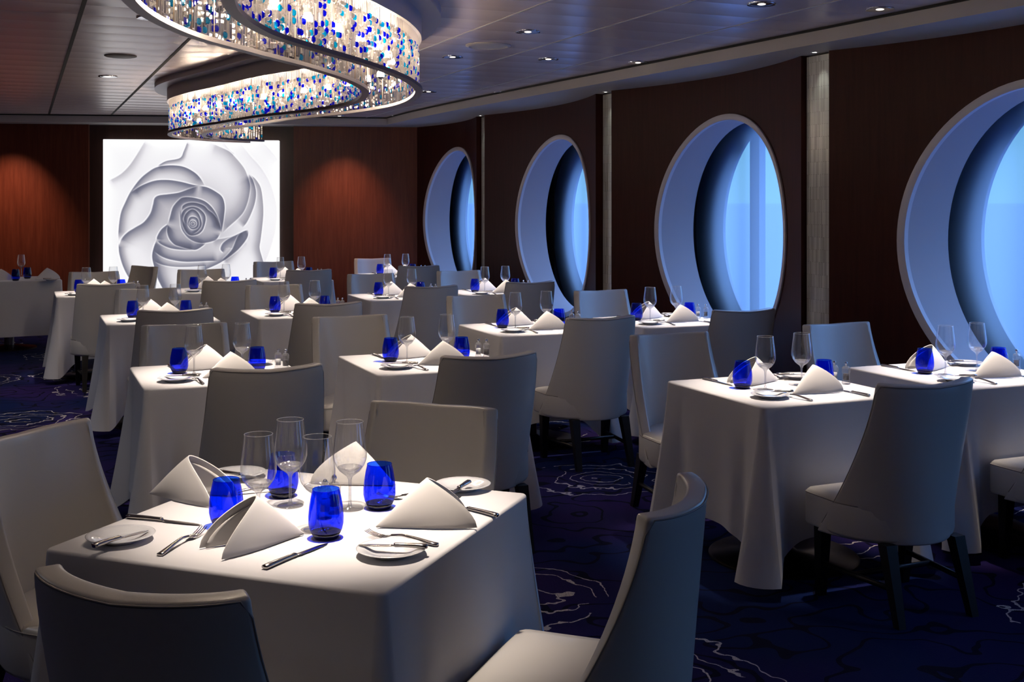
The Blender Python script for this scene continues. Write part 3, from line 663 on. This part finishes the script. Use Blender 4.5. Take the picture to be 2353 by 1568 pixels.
def make_napkin(seed):
    rnd = random.Random(seed); r = empty('folded_napkin'); tag(r, 'white napkin folded into a standing tent', 'napkin')
    def cone(sc, rec, h=.118, tip=-.135, k0=.02):
        v = []; f = []; NV, NP = 16, 36; w_ = .060 + rnd.uniform(-.006, .006)
        for j in range(NV + 1):
            t_ = k0 + (1 - k0) * j / NV
            for i in range(NP + 1):
                ph = PI * i / NP; s_ = math.sin(ph); s2 = s_ ** .72
                mx_ = (.118 - rec) - .118 * s_ ** 1.35; my = w_ * sc * math.cos(ph) * (1 - .25 * s_ ** 2); mz = .004 + h * sc * s_ ** .82
                x = tip + t_ * (mx_ - tip); bulge = 1 + .30 * math.sin(PI * t_) * (1 - .5 * s2)
                z = .003 + t_ * (mz - .003) * (1 + .05 * math.sin(PI * t_)); v.append((x, t_ * my * bulge, z))
        for j in range(NV):
            for i in range(NP): a = j * (NP + 1) + i; f.append((a, a + NP + 1, a + NP + 2, a + 1))
        return v, f
    mb = MB(); mb.add(*cone(1, 0)); a = mb.build('outer_fold', M_napkin, r); bake(a, ('SOLIDIFY', dict(thickness=.0035, offset=1)), ('BEVEL', dict(width=.0014, segments=2, limit_method='ANGLE')))
    mb = MB(); mb.add(*cone(.86, .012, k0=.2)); a = mb.build('inner_fold', M_napkin, r); bake(a, ('SOLIDIFY', dict(thickness=.003, offset=1)))
    return r
def make_mill(fill, name):
    r = empty(name); tag(r, name, 'mill')
    pr = [(.0, .0), (.017, .0), (.019, .003), (.019, .012), (.016, .018), (.0165, .05), (.0185, .056), (.0185, .072), (.015, .078), (.012, .082), (0, .083)]
    MB().lathe(pr, 10).build('body', M_acryl, r, smooth=False)
    MB().lathe([(0, .02), (.0125, .02), (.0125, .048 if fill is M_pepper else .05), (0, .05)], 16).build('filling', fill, r)
    MB().lathe([(.0, .08), (.003, .083), (.0035, .088), (.0068, .093), (.007, .097), (.004, .102), (0, .1035)], 20).build('knob', M_chrome, r)
    return r
WINE, TUMB, PLATE, FORK = make_wine(), make_tumbler(), make_plate(), make_fork()
KNIFE = make_knife('table_knife', .225, 'steel table knife'); BKNIFE = make_knife('butter_knife', .165, 'steel butter knife')
NAPS = [make_napkin(2), make_napkin(9)]
SALT = make_mill(M_salt, 'salt_mill'); PEPPER = make_mill(M_pepper, 'pepper_mill')
TZ = .7527

# ------------------------------------------------------------------ lay the rows of two-seat tables
G = dict(wine='wine glasses on the tables', tum='cobalt blue tumblers', plate='bread plates', fork='forks laid on tables', knife='table knives', bk='butter knives on bread plates', nap='folded white napkins', mill='salt and pepper mills', chair='cream leather dining chairs', cloth='white tablecloths', table='cloth covered tables')
# name, x, y, near-chair distance, far-chair distance
def rowname(i): return ['nearest', 'second', 'third', 'farthest'][i]
TABLES = [   # name, x, y, distances of the near and far chair backs, their sideways shifts, cloth
 ('nearest window-side table', 4.2, 4.3, 0.50, 0.68, 0.03, 0.04, 0),
 ('second window-side table', 4.16, 7.05, 0.54, 0.66, 0.1, 0, 1),
 ('third window-side table', 4.04, 9.9, 0.5, 0.66, 0.0, 0, 2),
 ('farthest window-side table', 3.97, 12.72, 0.52, 0.66, 0, 0, 0),
 ('nearest table in second column from windows', 3.135, 4.27, 0.54, 0.64, 0.04, -0.03, 1),
 ('second table in second column from windows', 3.11, 6.98, 0.54, 0.65, 0.08, -0.02, 2),
 ('third table in second column from windows', 3.09, 9.8, 0.54, 0.62, 0, 0, 0),
 ('farthest table in second column from windows', 2.7, 12.48, 0.55, 0.62, 0, 0, 1),
 ('nearest table in third column from windows', 1.95, 5.72, 0.6, 0.76, -0.01, -0.12, 2),
 ('second table in third column from windows', 1.93, 8.63, 0.6, 0.66, 0, 0, 0),
 ('third table in third column from windows', 1.69, 11.2, 0.58, 0.62, 0, 0, 1),
 ('nearest table in fourth column from windows', 0.88, 5.72, 0.6, 0.66, 0.07, -0.04, 0),
 ('second table in fourth column from windows', 0.91, 8.63, 0.7, 0.64, 0, 0, 1),
 ('third table in fourth column from windows', 0.66, 11.2, 0.6, 0.62, 0, 0, 2),
]
def lay(tx, ty, ang, nm, rnd):
    R = Matrix.Rotation(ang, 4, 'Z'); T = Matrix.Translation((tx, ty, 0)) @ R
    def W(x, y, z=TZ): return (T @ Vector((x + rnd.uniform(-.006, .006), y + rnd.uniform(-.006, .006), z)))
    j = lambda a=.08: rnd.uniform(-a, a)
    for s, side in ((1, 'near'), (-1, 'far')):
        a0 = ang + (0 if s == 1 else PI)
        place(WINE, W(-.115 * s, -.015 * s), 0, 'clear wine glass on the %s side, %s' % (side, nm), G['wine'])
        place(TUMB, W(-.18 * s, .055 * s), 0, 'cobalt blue tumbler on the %s side, %s' % (side, nm), G['tum'])
        pp = W(-.22 * s, -.20 * s); place(PLATE, pp, 0, 'white bread plate on the %s side, %s' % (side, nm), G['plate'])
        place(BKNIFE, pp + Vector((0, 0, .0185)) + (R @ Vector((.03 * s, .015 * s, 0))), a0 + 1.15 + j(), 'butter knife across the %s bread plate, %s' % (side, nm), G['bk'])
        place(FORK, W(-.128 * s, -.245 * s), a0 + .12 + j(), 'fork left of the %s napkin, %s' % (side, nm), G['fork'])
        place(NAPS[rnd.randint(0, 1)], W(.035 * s, -.16 * s), ang + (0 if s == 1 else PI) + .05 + j(.12), 'tent folded white napkin on the %s side, %s' % (side, nm), G['nap'])
        place(KNIFE, W(.185 * s, -.235 * s), a0 + .02 + j(.05), 'table knife on the %s side, %s' % (side, nm), G['knife'])
    place(SALT, W(.295, .01), 0, 'salt mill on the %s' % nm, G['mill']); place(PEPPER, W(.328, -.028), 0, 'pepper mill on the %s' % nm, G['mill'])
for ti, (nm, tx, ty, dn, df_, sn, sf, ci) in enumerate(TABLES):
    rnd = random.Random(50 + ti)
    place(tb_proto, (tx, ty, 0), 0, 'cloth covered pedestal table, the %s' % nm, G['table'])
    place(cl_proto[ci], (tx, ty, 0), 0, 'white floor-length cloth over the %s' % nm, G['cloth'])
    lay(tx, ty, 0, nm, rnd)
    place(CH, (tx + sn, ty - .375 - dn + .25, 0), rnd.uniform(-.04, .04), 'cream chair, back to us, near side, %s' % nm, G['chair'])
    place(CH, (tx + sf, ty + .375 + df_ - .25, 0), PI + rnd.uniform(-.04, .04), 'cream chair facing us, far side, %s' % nm, G['chair'])

# long table by the left of the back wall, shorter cloth over a steel column
FT = (-.42, 13.62); fang = math.radians(3)
clL = cloth_mesh(.80, .40, .585, 31, cdrop=.0, lobe=.02); tag(clL, 'short white cloth over the long table at the far left', 'tablecloth', G['cloth']); clL.location = (*FT, 0); clL.rotation_euler = (0, 0, fang)
tl_ = empty('serving_table', (*FT, 0), fang); tag(tl_, 'long table with a steel column at the far left before the wood wall', 'table', G['table'])
MB().box((-.785, -.385, .715), (.785, .385, .742)).build('tabletop', M_top, tl_, smooth=False)
for x in (-.3, .3):
    MB().lathe([(.05, .04), (.05, .715)], 24).build('pedestal', M_satin, tl_, loc=(x, 0, 0))
    MB().lathe([(0, 0), (.28, 0), (.28, .012), (.05, .045)], 48).build('base_plate', M_bronze, tl_, loc=(x, 0, 0), sharp=50)
q = P(36, 646); place(TUMB, (q.x, q.y, TZ), 0, 'lit cobalt blue tumbler on the far left long table', G['tum'])
q = P(63, 641); place(TUMB, (q.x, q.y, TZ), 0, 'darker cobalt blue tumbler beside the wood wall on the long table', G['tum'])
q = P(49, 634); place(WINE, (q.x, q.y, TZ), 0, 'clear wine glass on the far left long table', G['wine'])
q = P(108, 642); place(NAPS[0], (q.x, q.y, TZ), .4, 'tent folded napkin at the right end of the long table', G['nap'])
q = P(2, 645); place(NAPS[1], (q.x, q.y, TZ), .2, 'tent folded napkin at the left picture edge on the long table', G['nap'])
q = P(118, 646); place(PLATE, (q.x, q.y, TZ), 0, 'white bread plate at the right end of the long table', G['plate'])
place(BKNIFE, (q.x, q.y, TZ + .0185), -1.4, 'butter knife on the bread plate of the long table', G['bk'])
q = CAMXY((266 - CX) / FPX * 12.2, 12.2); place(CH, (q.x + .15, q.y, 0), PI * .5 + .5, 'cream chair turned sideways before the left edge of the rose artwork', G['chair'])

# ------------------------------------------------------------------ foreground table for four
c0 = CAMXY(-.537, 3.02); TA = math.radians(-43.5)
place(tb_big, (c0.x, c0.y, 0), TA, 'largest cloth covered table, closest to us with four places', G['table'])
place(cl_big, (c0.x, c0.y, 0), TA, 'white cloth over the large foreground table with a deep corner fold', G['cloth'])
R = Matrix.Rotation(TA, 4, 'Z')
def TW(x, y): return Vector((c0.x, c0.y, 0)) + R @ Vector((x, y, 0))
place(CHD, TW(.79, .02), TA + PI / 2, 'cream chair at the right side of the foreground table, seat showing', G['chair'])
place(CHD, TW(-.80, .08), TA - PI / 2, 'cream chair cut by the left picture edge at the foreground table', G['chair'])
place(CH, TW(-.05, .735), TA + PI, 'cream chair behind the foreground table, front of backrest towards us', G['chair'])
place(CH, TW(.205, -.76), TA, 'dark-lying cream chair back in the bottom left foreground', G['chair'])
def at(x, y, dz=0): q = P(x, y, TZ + dz); return (q.x, q.y, TZ + dz)
big = 'of the foreground table'
place(TUMB, at(520, 1211), 0, 'blue tumbler behind the frontmost left napkin ' + big, G['tum'])
place(TUMB, at(650, 1142), 0, 'blue tumbler farthest back, behind a wine glass, ' + big, G['tum'])
place(TUMB, at(749, 1237), 0, 'blue tumbler nearest the front centre ' + big, G['tum'])
place(TUMB, at(872, 1169), 0, 'blue tumbler right, behind the large napkin ' + big, G['tum'])
place(WINE, at(594, 1210), 0, 'leftmost wine glass ' + big, G['wine'])
place(WINE, at(667, 1163), 0, 'wine glass before the rear blue tumbler ' + big, G['wine'])
place(WINE, at(729, 1218), 0, 'wine glass behind the front centre blue tumbler ' + big, G['wine'])
place(WINE, at(804, 1170), 0, 'wine glass before the rear right napkin ' + big, G['wine'])
place(SALT, at(747, 1192), 0, 'salt mill seen through a wine glass on the foreground table', G['mill'])
place(PEPPER, at(768, 1180), 0, 'pepper mill seen through a wine glass on the foreground table', G['mill'])
def ang_of(p, q): return math.atan2(q[1] - p[1], q[0] - p[0]) - PI / 2
def lay2(proto, x0, y0, x1, y1, label, group, dz=0.0, extra=0.0):
    a, b_ = at(x0, y0, dz), at(x1, y1, dz); c = ((a[0] + b_[0]) / 2, (a[1] + b_[1]) / 2, a[2]); return place(proto, c, ang_of(a, b_) + extra, label, group)
# napkins: from tip to mouth (local -x to +x)
def nap(pr, x0, y0, x1, y1, label):
    a, b_ = at(x0, y0), at(x1, y1); c = ((a[0] + b_[0]) / 2, (a[1] + b_[1]) / 2, a[2]); o = place(pr, c, math.atan2(b_[1] - a[1], b_[0] - a[0]), label, G['nap']); return o
n1 = nap(NAPS[0], 865, 1215, 1095, 1200, 'large tent napkin right of the front blue tumbler, foreground table')
n2 = nap(NAPS[1], 680, 1235, 492, 1275, 'tent napkin with its open end towards us, foreground table')
n3 = nap(NAPS[0], 372, 1130, 500, 1165, 'tent napkin at the left rear edge of the foreground table'); n3.rotation_euler.z += .35
n4 = nap(NAPS[1], 870, 1115, 765, 1105, 'tent napkin behind the wine glasses of the foreground table')
for x, y, lb in ((277, 1244, 'bread plate at the front left of the foreground table'), (899, 1276, 'bread plate at the front right of the foreground table'), (1063, 1125, 'bread plate at the rear right of the foreground table'), (548, 1098, 'bread plate at the rear left of the foreground table')):
    place(PLATE, at(x, y), 0, 'white ' + lb, G['plate'])
lay2(BKNIFE, 216, 1260, 338, 1222, 'butter knife across the front left bread plate ' + big, G['bk'], .0185)
lay2(BKNIFE, 985, 1262, 822, 1255, 'butter knife along the back of the front right plate ' + big, G['bk'], .0185)
lay2(BKNIFE, 1080, 1110, 1025, 1145, 'butter knife across the rear right bread plate ' + big, G['bk'], .0185)
lay2(BKNIFE, 515, 1090, 590, 1100, 'butter knife across the rear left bread plate ' + big, G['bk'], .0185)
lay2(FORK, 360, 1283, 473, 1222, 'fork at the front left corner ' + big, G['fork'])
lay2(FORK, 1018, 1258, 832, 1232, 'fork behind the front right bread plate ' + big, G['fork'])
lay2(FORK, 985, 1150, 910, 1148, 'fork peeking out behind the large napkin ' + big, G['fork'])
lay2(FORK, 545, 1138, 640, 1130, 'fork behind the leftmost wine glass ' + big, G['fork'])
lay2(KNIFE, 280, 1190, 474, 1210, 'table knife pointing right at the left edge ' + big, G['knife'])
lay2(KNIFE, 603, 1312, 755, 1250, 'table knife at the front edge with blue reflections, foreground table', G['knife'])
lay2(KNIFE, 1126, 1186, 1020, 1160, 'table knife handle showing past the large napkin ' + big, G['knife'])
lay2(KNIFE, 600, 1180, 640, 1205, 'table knife tip behind the front left napkin ' + big, G['knife'])

# ------------------------------------------------------------------ chandelier
KP = [(2.0, -.60), (2.7, -.80), (3.5, -1.01), (4.1, -1.03), (4.6, -.92), (5.15, -.77), (5.75, -.665), (6.35, -.665), (7.05, -.83), (7.65, -1.17), (8.25, -1.68), (8.9, -2.12), (9.5, -2.54), (10.05, -2.83), (10.7, -2.97), (11.25, -2.83), (11.5, -2.55)]
cc = smoothcurve([(X, d) for d, X in KP], 900)
ctr = np.array([[CAMXY(X, d).x, CAMXY(X, d).y] for X, d in cc]); tg = np.gradient(ctr, axis=0); tg /= np.linalg.norm(tg, axis=1)[:, None]; nrm = np.stack([-tg[:, 1], tg[:, 0]], 1)
seglen = np.r_[0, np.cumsum(np.linalg.norm(np.diff(ctr, axis=0), axis=1))]; LEN = seglen[-1]
def along(s, off):
    return np.array([np.interp(s, seglen, ctr[:, k] + nrm[:, k] * off) for k in (0, 1)]), np.array([np.interp(s, seglen, tg[:, k]) for k in (0, 1)])
orig = ctr[450]
chd = empty('crystal_chandelier', (orig[0], orig[1], 2.0)); tag(chd, 'winding ribbon chandelier of clear and blue crystals under the ceiling', 'chandelier')
def ribbon(o0, o1, z0, z1, name, mat, parent=chd, smooth=True):
    n = 260; v = []; f = []
    for s in np.linspace(0, LEN, n):
        for off, z in ((o0, z0), (o1, z0), (o1, z1), (o0, z1)):
            p, _ = along(s, off); v.append((p[0] - orig[0], p[1] - orig[1], z - 2.0))
    for i in range(n - 1):
        for k in range(4): a = i * 4 + k; b2 = i * 4 + (k + 1) % 4; f.append((a, a + 4, b2 + 4, b2))
    f.append((0, 1, 2, 3)); f.append(tuple((n - 1) * 4 + k for k in (3, 2, 1, 0)))
    o = mesh_obj(name, v, f, mat, parent); bm = bmesh.new(); bm.from_mesh(o.data); bmesh.ops.recalc_face_normals(bm, faces=bm.faces); bm.to_mesh(o.data); bm.free(); o.data.set_sharp_from_angle(angle=math.radians(40)); return o
HWD, ZR, ZT = .145, 2.20, 2.47
M_rim = pbsdf('dusky_satin_rim', (.20, .17, .175), .38, metal=.6)
M_canopy = pbsdf('grey_satin_canopy', (.58, .54, .55), .35, metal=.2)
ribbon(-.27, .27, 2.575, CEIL, 'canopy_plate', M_canopy)
ribbon(-HWD - .02, HWD + .02, ZT, 2.575, 'canopy_collar', M_canopy)
for s in (-1, 1):
    ribbon(s * HWD - .024, s * HWD + .016, ZR - .018, ZR, 'bottom_rim', M_rim)
    # thin metal ribs that carry the strands
M_crys = None
m, N, L = newmat('clear_crystal'); g = N.new('ShaderNodeBsdfGlossy'); g.inputs['Roughness'].default_value = .08; tl = N.new('ShaderNodeBsdfTranslucent'); tl.inputs[0].default_value = (.98, .93, .88, 1); t = N.new('ShaderNodeBsdfTransparent'); t.inputs[0].default_value = (.98, .96, .94, 1)
mx1 = N.new('ShaderNodeMixShader'); mx1.inputs[0].default_value = .42; L.new(tl.outputs[0], mx1.inputs[1]); L.new(t.outputs[0], mx1.inputs[2])
mx2 = N.new('ShaderNodeMixShader'); mx2.inputs[0].default_value = .28; L.new(mx1.outputs[0], mx2.inputs[1]); L.new(g.outputs[0], mx2.inputs[2]); out(m, mx2.outputs[0]); M_crys = m
def colcrys(name, c, tr=.3):
    m, N, L = newmat(name); g = N.new('ShaderNodeBsdfGlossy'); g.inputs['Roughness'].default_value = .1; tl = N.new('ShaderNodeBsdfTranslucent'); tl.inputs[0].default_value = (*c, 1); t = N.new('ShaderNodeBsdfTransparent'); t.inputs[0].default_value = (*c, 1)
    a = N.new('ShaderNodeMixShader'); a.inputs[0].default_value = tr; L.new(tl.outputs[0], a.inputs[1]); L.new(t.outputs[0], a.inputs[2])
    b_ = N.new('ShaderNodeMixShader'); b_.inputs[0].default_value = .09; L.new(a.outputs[0], b_.inputs[1]); L.new(g.outputs[0], b_.inputs[2]); out(m, b_.outputs[0]); return m
M_cb, M_ct = colcrys('blue_crystal', (.02, .03, .75), .5), colcrys('turquoise_crystal', (.02, .55, .80), .5)
M_wire = pbsdf('gilded_wire', (.55, .42, .28), .35, metal=1)
def oct_bead(mb, c, t, hw_, hh_, th=.006, rot=0.0):
    """faceted flat bead in the ribbon's plane"""
    tx, ty = t; nx_, ny_ = -ty, tx; v = []; k8 = [(-.78, -1), (.78, -1), (1, -.78), (1, .78), (.78, 1), (-.78, 1), (-1, .78), (-1, -.78)]
    for sgn, sc in ((-1, .55), (0, 1), (1, .55)):
        for a, b_ in k8:
            v.append((c[0] + tx * a * hw_ * sc + nx_ * th * sgn, c[1] + ty * a * hw_ * sc + ny_ * th * sgn, c[2] + b_ * hh_ * sc))
    f = [tuple(range(8)), tuple(range(16, 24))[::-1]]
    for r_ in (0, 8):
        for k in range(8): f.append((r_ + k, r_ + 8 + k, r_ + 8 + (k + 1) % 8, r_ + (k + 1) % 8))
    mb.add(v, f)
def rod(mb, c, t, hw_, z0, z1, th=.004):
    tx, ty = t; nx_, ny_ = -ty, tx; v = []
    for z in (z0, z1):
        for a, b_ in ((-hw_, 0), (0, -th), (hw_, 0), (0, th)): v.append((c[0] + tx * a + nx_ * b_, c[1] + ty * a + ny_ * b_, z))
    mb.add(v, [(0, 1, 5, 4), (1, 2, 6, 5), (2, 3, 7, 6), (3, 0, 4, 7), (0, 3, 2, 1), (4, 5, 6, 7)])
clear, wires, cobs, teals = MB(), MB(), [], []
rnd = random.Random(4)
for side in (-1, 1):
    s = .01
    while s < LEN - .01:
        p, t_ = along(s, side * HWD); p = p - orig; z = ZT
        rod(clear, p, t_, .0035, ZT - .05 - rnd.random() * .02 - 2.0, ZT - 2.0, .003)
        z = ZT - .045 - rnd.random() * .02
        while z > ZR + .012:
            r_ = rnd.random()
            if r_ < .30:
                h = rnd.uniform(.035, .085); h = min(h, z - ZR - .006); rod(clear, p, t_, rnd.choice((.0045, .007, .0085)), z - h - 2.0, z - 2.0); z -= h + .004
            elif r_ < .74:
                h = rnd.choice((.009, .011, .013)); oct_bead(clear, (p[0], p[1], z - h - 2.0), t_, .0085, h - .001, .008); z -= 2 * h + .002
            else:
                h = .0135; (cobs if rnd.random() < .56 else teals).append((p[0], p[1], z - h - 2.0, t_[0], t_[1])); z -= 2 * h + .003
        s += .0215
    for s in np.arange(.0, LEN, .17):
        p, t_ = along(s, side * (HWD - .012)); p = p - orig; rod(wires, p, t_, .0022, ZR - 2.0, ZT - 2.0, .0022)
cs = clear.build('clear_crystal_strands', M_crys, chd, smooth=False); tag(cs, kind='stuff')
wr = wires.build('curtain_ribs', M_wire, chd, smooth=False); tag(wr, kind='stuff')
def score(c):   # distance to camera
    return (c[0] + orig[0]) ** 2 + (c[1] + orig[1]) ** 2 + (0 if (c[1] + orig[1]) * CY + (c[0] + orig[0]) * SY > 3.3 else 1e3)
allc = sorted([(score(c), 'cobalt_crystal', M_cb, c) for c in cobs] + [(score(c), 'turquoise_crystal', M_ct, c) for c in teals], key=lambda q: q[0])
for _, nm, mt, c in allc[:100]:
    mb = MB(); oct_bead(mb, (0, 0, 0), c[3:], .0105, .0128, .007); mb.build(nm, mt, chd, smooth=False, loc=c[:3])
for nm, mt in (('cobalt_crystal', M_cb), ('turquoise_crystal', M_ct)):
    mb = MB()
    for _, n_, _, c in allc[100:]:
        if n_ == nm: oct_bead(mb, c[:3], c[3:], .0105, .0128, .007)
    o = mb.build(nm + '_strands', mt, chd, smooth=False); tag(o, kind='stuff')
M_bulb = emat('lit_bulb_glass', (1.0, .80, .60), BULB)
mbs = MB().lathe([(.0, -.022), (.0, -.022)], 4)
bulb_me = None
nb = int(LEN / .30)
for k in range(nb):
    p, _ = along((k + .5) * LEN / nb, .0); z = 2.345
    b_ = empty('bulb_holder', (p[0] - orig[0], p[1] - orig[1], z - 2.0)) if False else None
    if bulb_me is None:
        ho = MB().lathe([(.017, .03), (.017, .225), (0, .225)], 16).build('lamp_holder', M_canopy, chd); bu = MB().lathe([(0.012, .032), (.020, .018), (.0225, .0), (.0215, -.008)], 20).build('bulb', M_bulb, ho)
        ca = MB().lathe([(.0215, -.008), (.016, -.017), (.008, -.0225), (0, -.024)], 20).build('mirror_cap', M_chrome, bu); bulb_me = ho
    else: ho = copy_tree(bulb_me, chd)
    ho.location = (p[0] - orig[0], p[1] - orig[1], z - 2.0)

# ------------------------------------------------------------------ ceiling fittings and their light
M_lens = emat('warm_lamp_lens', (1, .9, .8), 1.6)
def make_down():
    r = empty('ceiling_downlight'); tag(r, 'recessed downlight', 'light')
    MB().lathe([(.058, .0), (.075, -.003), (.074, .0), (.075, .004)], 40).build('ring', M_chrome, r)
    MB().lathe([(.058, .0), (.05, .0), (.03, -.0), (.0, -.0005)], 32).build('reflector', M_chrome, r)
    MB().lathe([(.0, -.0045), (.016, -.0035), (.022, -.001)], 20).build('lamp', M_lens, r)
    return r
DOWN = make_down()
def downlight(x, y, label): return place(DOWN, (x, y, CEIL - .004), 0, label, 'recessed ceiling downlights')
def spot(p, target, watts, deg, blend=.8, col=(1, .85, .72), rad=.03, name='downlight_beam'):
    l = bpy.data.lights.new(name, 'SPOT'); l.energy = watts; l.color = col; l.spot_size = math.radians(deg); l.spot_blend = blend; l.shadow_soft_size = rad
    o = bpy.data.objects.new(name, l); COL.objects.link(o); o.location = p; d = Vector(target) - Vector(p); o.rotation_euler = d.to_track_quat('-Z', 'Y').to_euler(); return o
vis = [(1750, 8, 'recessed downlight at the top edge, larger one near the right'), (2022, 20, 'recessed downlight rightmost under the top edge'), (1213, 72, 'recessed downlight just above the white ceiling speaker'),
       (1040, 130, 'recessed downlight left of the speaker, beside the chandelier'), (1260, 135, 'recessed downlight below right of the white speaker'), (1466, 143, 'recessed downlight near the trim, middle of the right ceiling'),
       (985, 210, 'recessed downlight just right of the chandelier bend'), (1153, 212, 'recessed downlight above the second porthole pillar'), (913, 266, 'small far downlight near the wall corner'), (780, 266, 'small far downlight right of the dome camera'),
       (345, 40, 'recessed downlight left of the chandelier, nearest'), (248, 175, 'recessed downlight below the dark ceiling speaker'), (335, 268, 'small far downlight above the rose artwork')]
for x, y, lb in vis: q = P(x, y, CEIL); downlight(q.x, q.y, lb)
# beams from fittings above each table (the fittings that fall outside the picture too)
SP = {}
for ti, (nm, tx, ty, *_) in enumerate(TABLES):
    dist2 = tx * tx + ty * ty; wt = SPOT_W * (1.0 if ty < 6 else .95 if ty < 9 else .85)
    ox = .52 if ti == 8 else .06
    spot((tx + ox, ty - .22, CEIL - .03), (tx + .02, ty, .75), wt, 36, .9)
spot((c0.x + .05, c0.y - .25, CEIL - .03), (c0.x + .10, c0.y + .04, .75), SPOT_W * .95, 42, .9)
spot((FT[0] + .2, FT[1], CEIL - .03), (FT[0], FT[1], .75), 14, 40, .9)
# wide fill spots added behind and left of us, without fittings
for i, (x, y, wt) in enumerate(((1.2, -1.6, 8), (3.4, -1.0, 13), (-2.4, .6, 8), (-2.2, 5.0, 36), (-2.4, 9.0, 55))):
    spot((x, y, CEIL - .03), (x, y, 0), wt, 150, .7, col=(.80, .86, 1.0), name='room_fill_light')
for x, y, wt in ((-.2, 9.9, 75), (-.5, 7.6, 60), (-.9, 11.6, 40)):    # fill spots added to brighten the left floor
    spot((x, y, CEIL - .03), (x, y, 0), wt, 62, .9, name='aisle_fill_light')
# wall washers: warm pools on the back wall
for px_, wt in ((30, 120), (790, 90), (-220, 60)):
    tt, _ = t_at(px_, .04); a = bw(tt, .75); b_ = bw(tt, .0); spot((a.x, a.y, CEIL - .03), (b_.x, b_.y, 1.15), wt, 66, 1.0, (1, .58, .40))
# little lamps above the mosaic strips
M_tiny = emat('tiny_lamp', (1, .95, .9), 8)
for i, (a, c) in enumerate(gaps[:4]):
    r = empty('pillar_uplighter' if False else 'pillar_downlight', (4.60, (a + c) / 2 - .05, SOF - .002)); tag(r, 'tiny downlight over the mosaic pillar ' + ['between the two farthest portholes', 'between second and third farthest portholes', 'right of the third farthest porthole', 'nearest the right edge'][i], 'light', 'tiny lights over the mosaic pillars')
    MB().lathe([(.022, 0), (.026, -.003), (.026, .002)], 20).build('ring', M_chrome, r); MB().lathe([(0, -.003), (.014, -.001)], 16).build('lamp', M_tiny, r)
    spot((4.60, (a + c) / 2 - .05, SOF - .012), (4.74, (a + c) / 2, 1.6), 2.2, 60, 1, (.95, 1, .92), .01)
# ceiling speakers and camera dome
q = P(1122, 104, CEIL); r = empty('ceiling_speaker', (q.x, q.y, CEIL)); tag(r, 'round white ceiling speaker right of the chandelier', 'speaker', 'round ceiling speakers')
MB().lathe([(.15, .0), (.15, -.006), (.13, -.012), (.125, -.008), (.10, -.008), (0, -.008)], 48).build('grille', M_fascia, r, sharp=40)
q = P(277, 128, CEIL); r = empty('ceiling_speaker', (q.x, q.y, CEIL)); tag(r, 'round dark grey ceiling speaker left of the chandelier', 'speaker', 'round ceiling speakers')
MB().lathe([(.11, .0), (.11, -.005), (.10, -.009), (0, -.009)], 48).build('grille', pbsdf('dark_grille', (.08, .07, .07), .5), r, sharp=40)
q = PD(606, 12.6); r = empty('dome_camera', (q.x, q.y, CEIL)); tag(r, 'small dome security camera under the ceiling beyond the chandelier', 'camera')
MB().lathe([(.09, 0), (.09, -.05), (.075, -.07), (.065, -.07)], 32).build('housing', M_fascia, r); MB().lathe([(.062, -.07), (.058, -.095), (.04, -.12), (.018, -.132), (0, -.135)], 32).build('dome', pbsdf('smoked_dome', (.01, .01, .01), .08, coat=1), r)
bpy.context.view_layer.update()
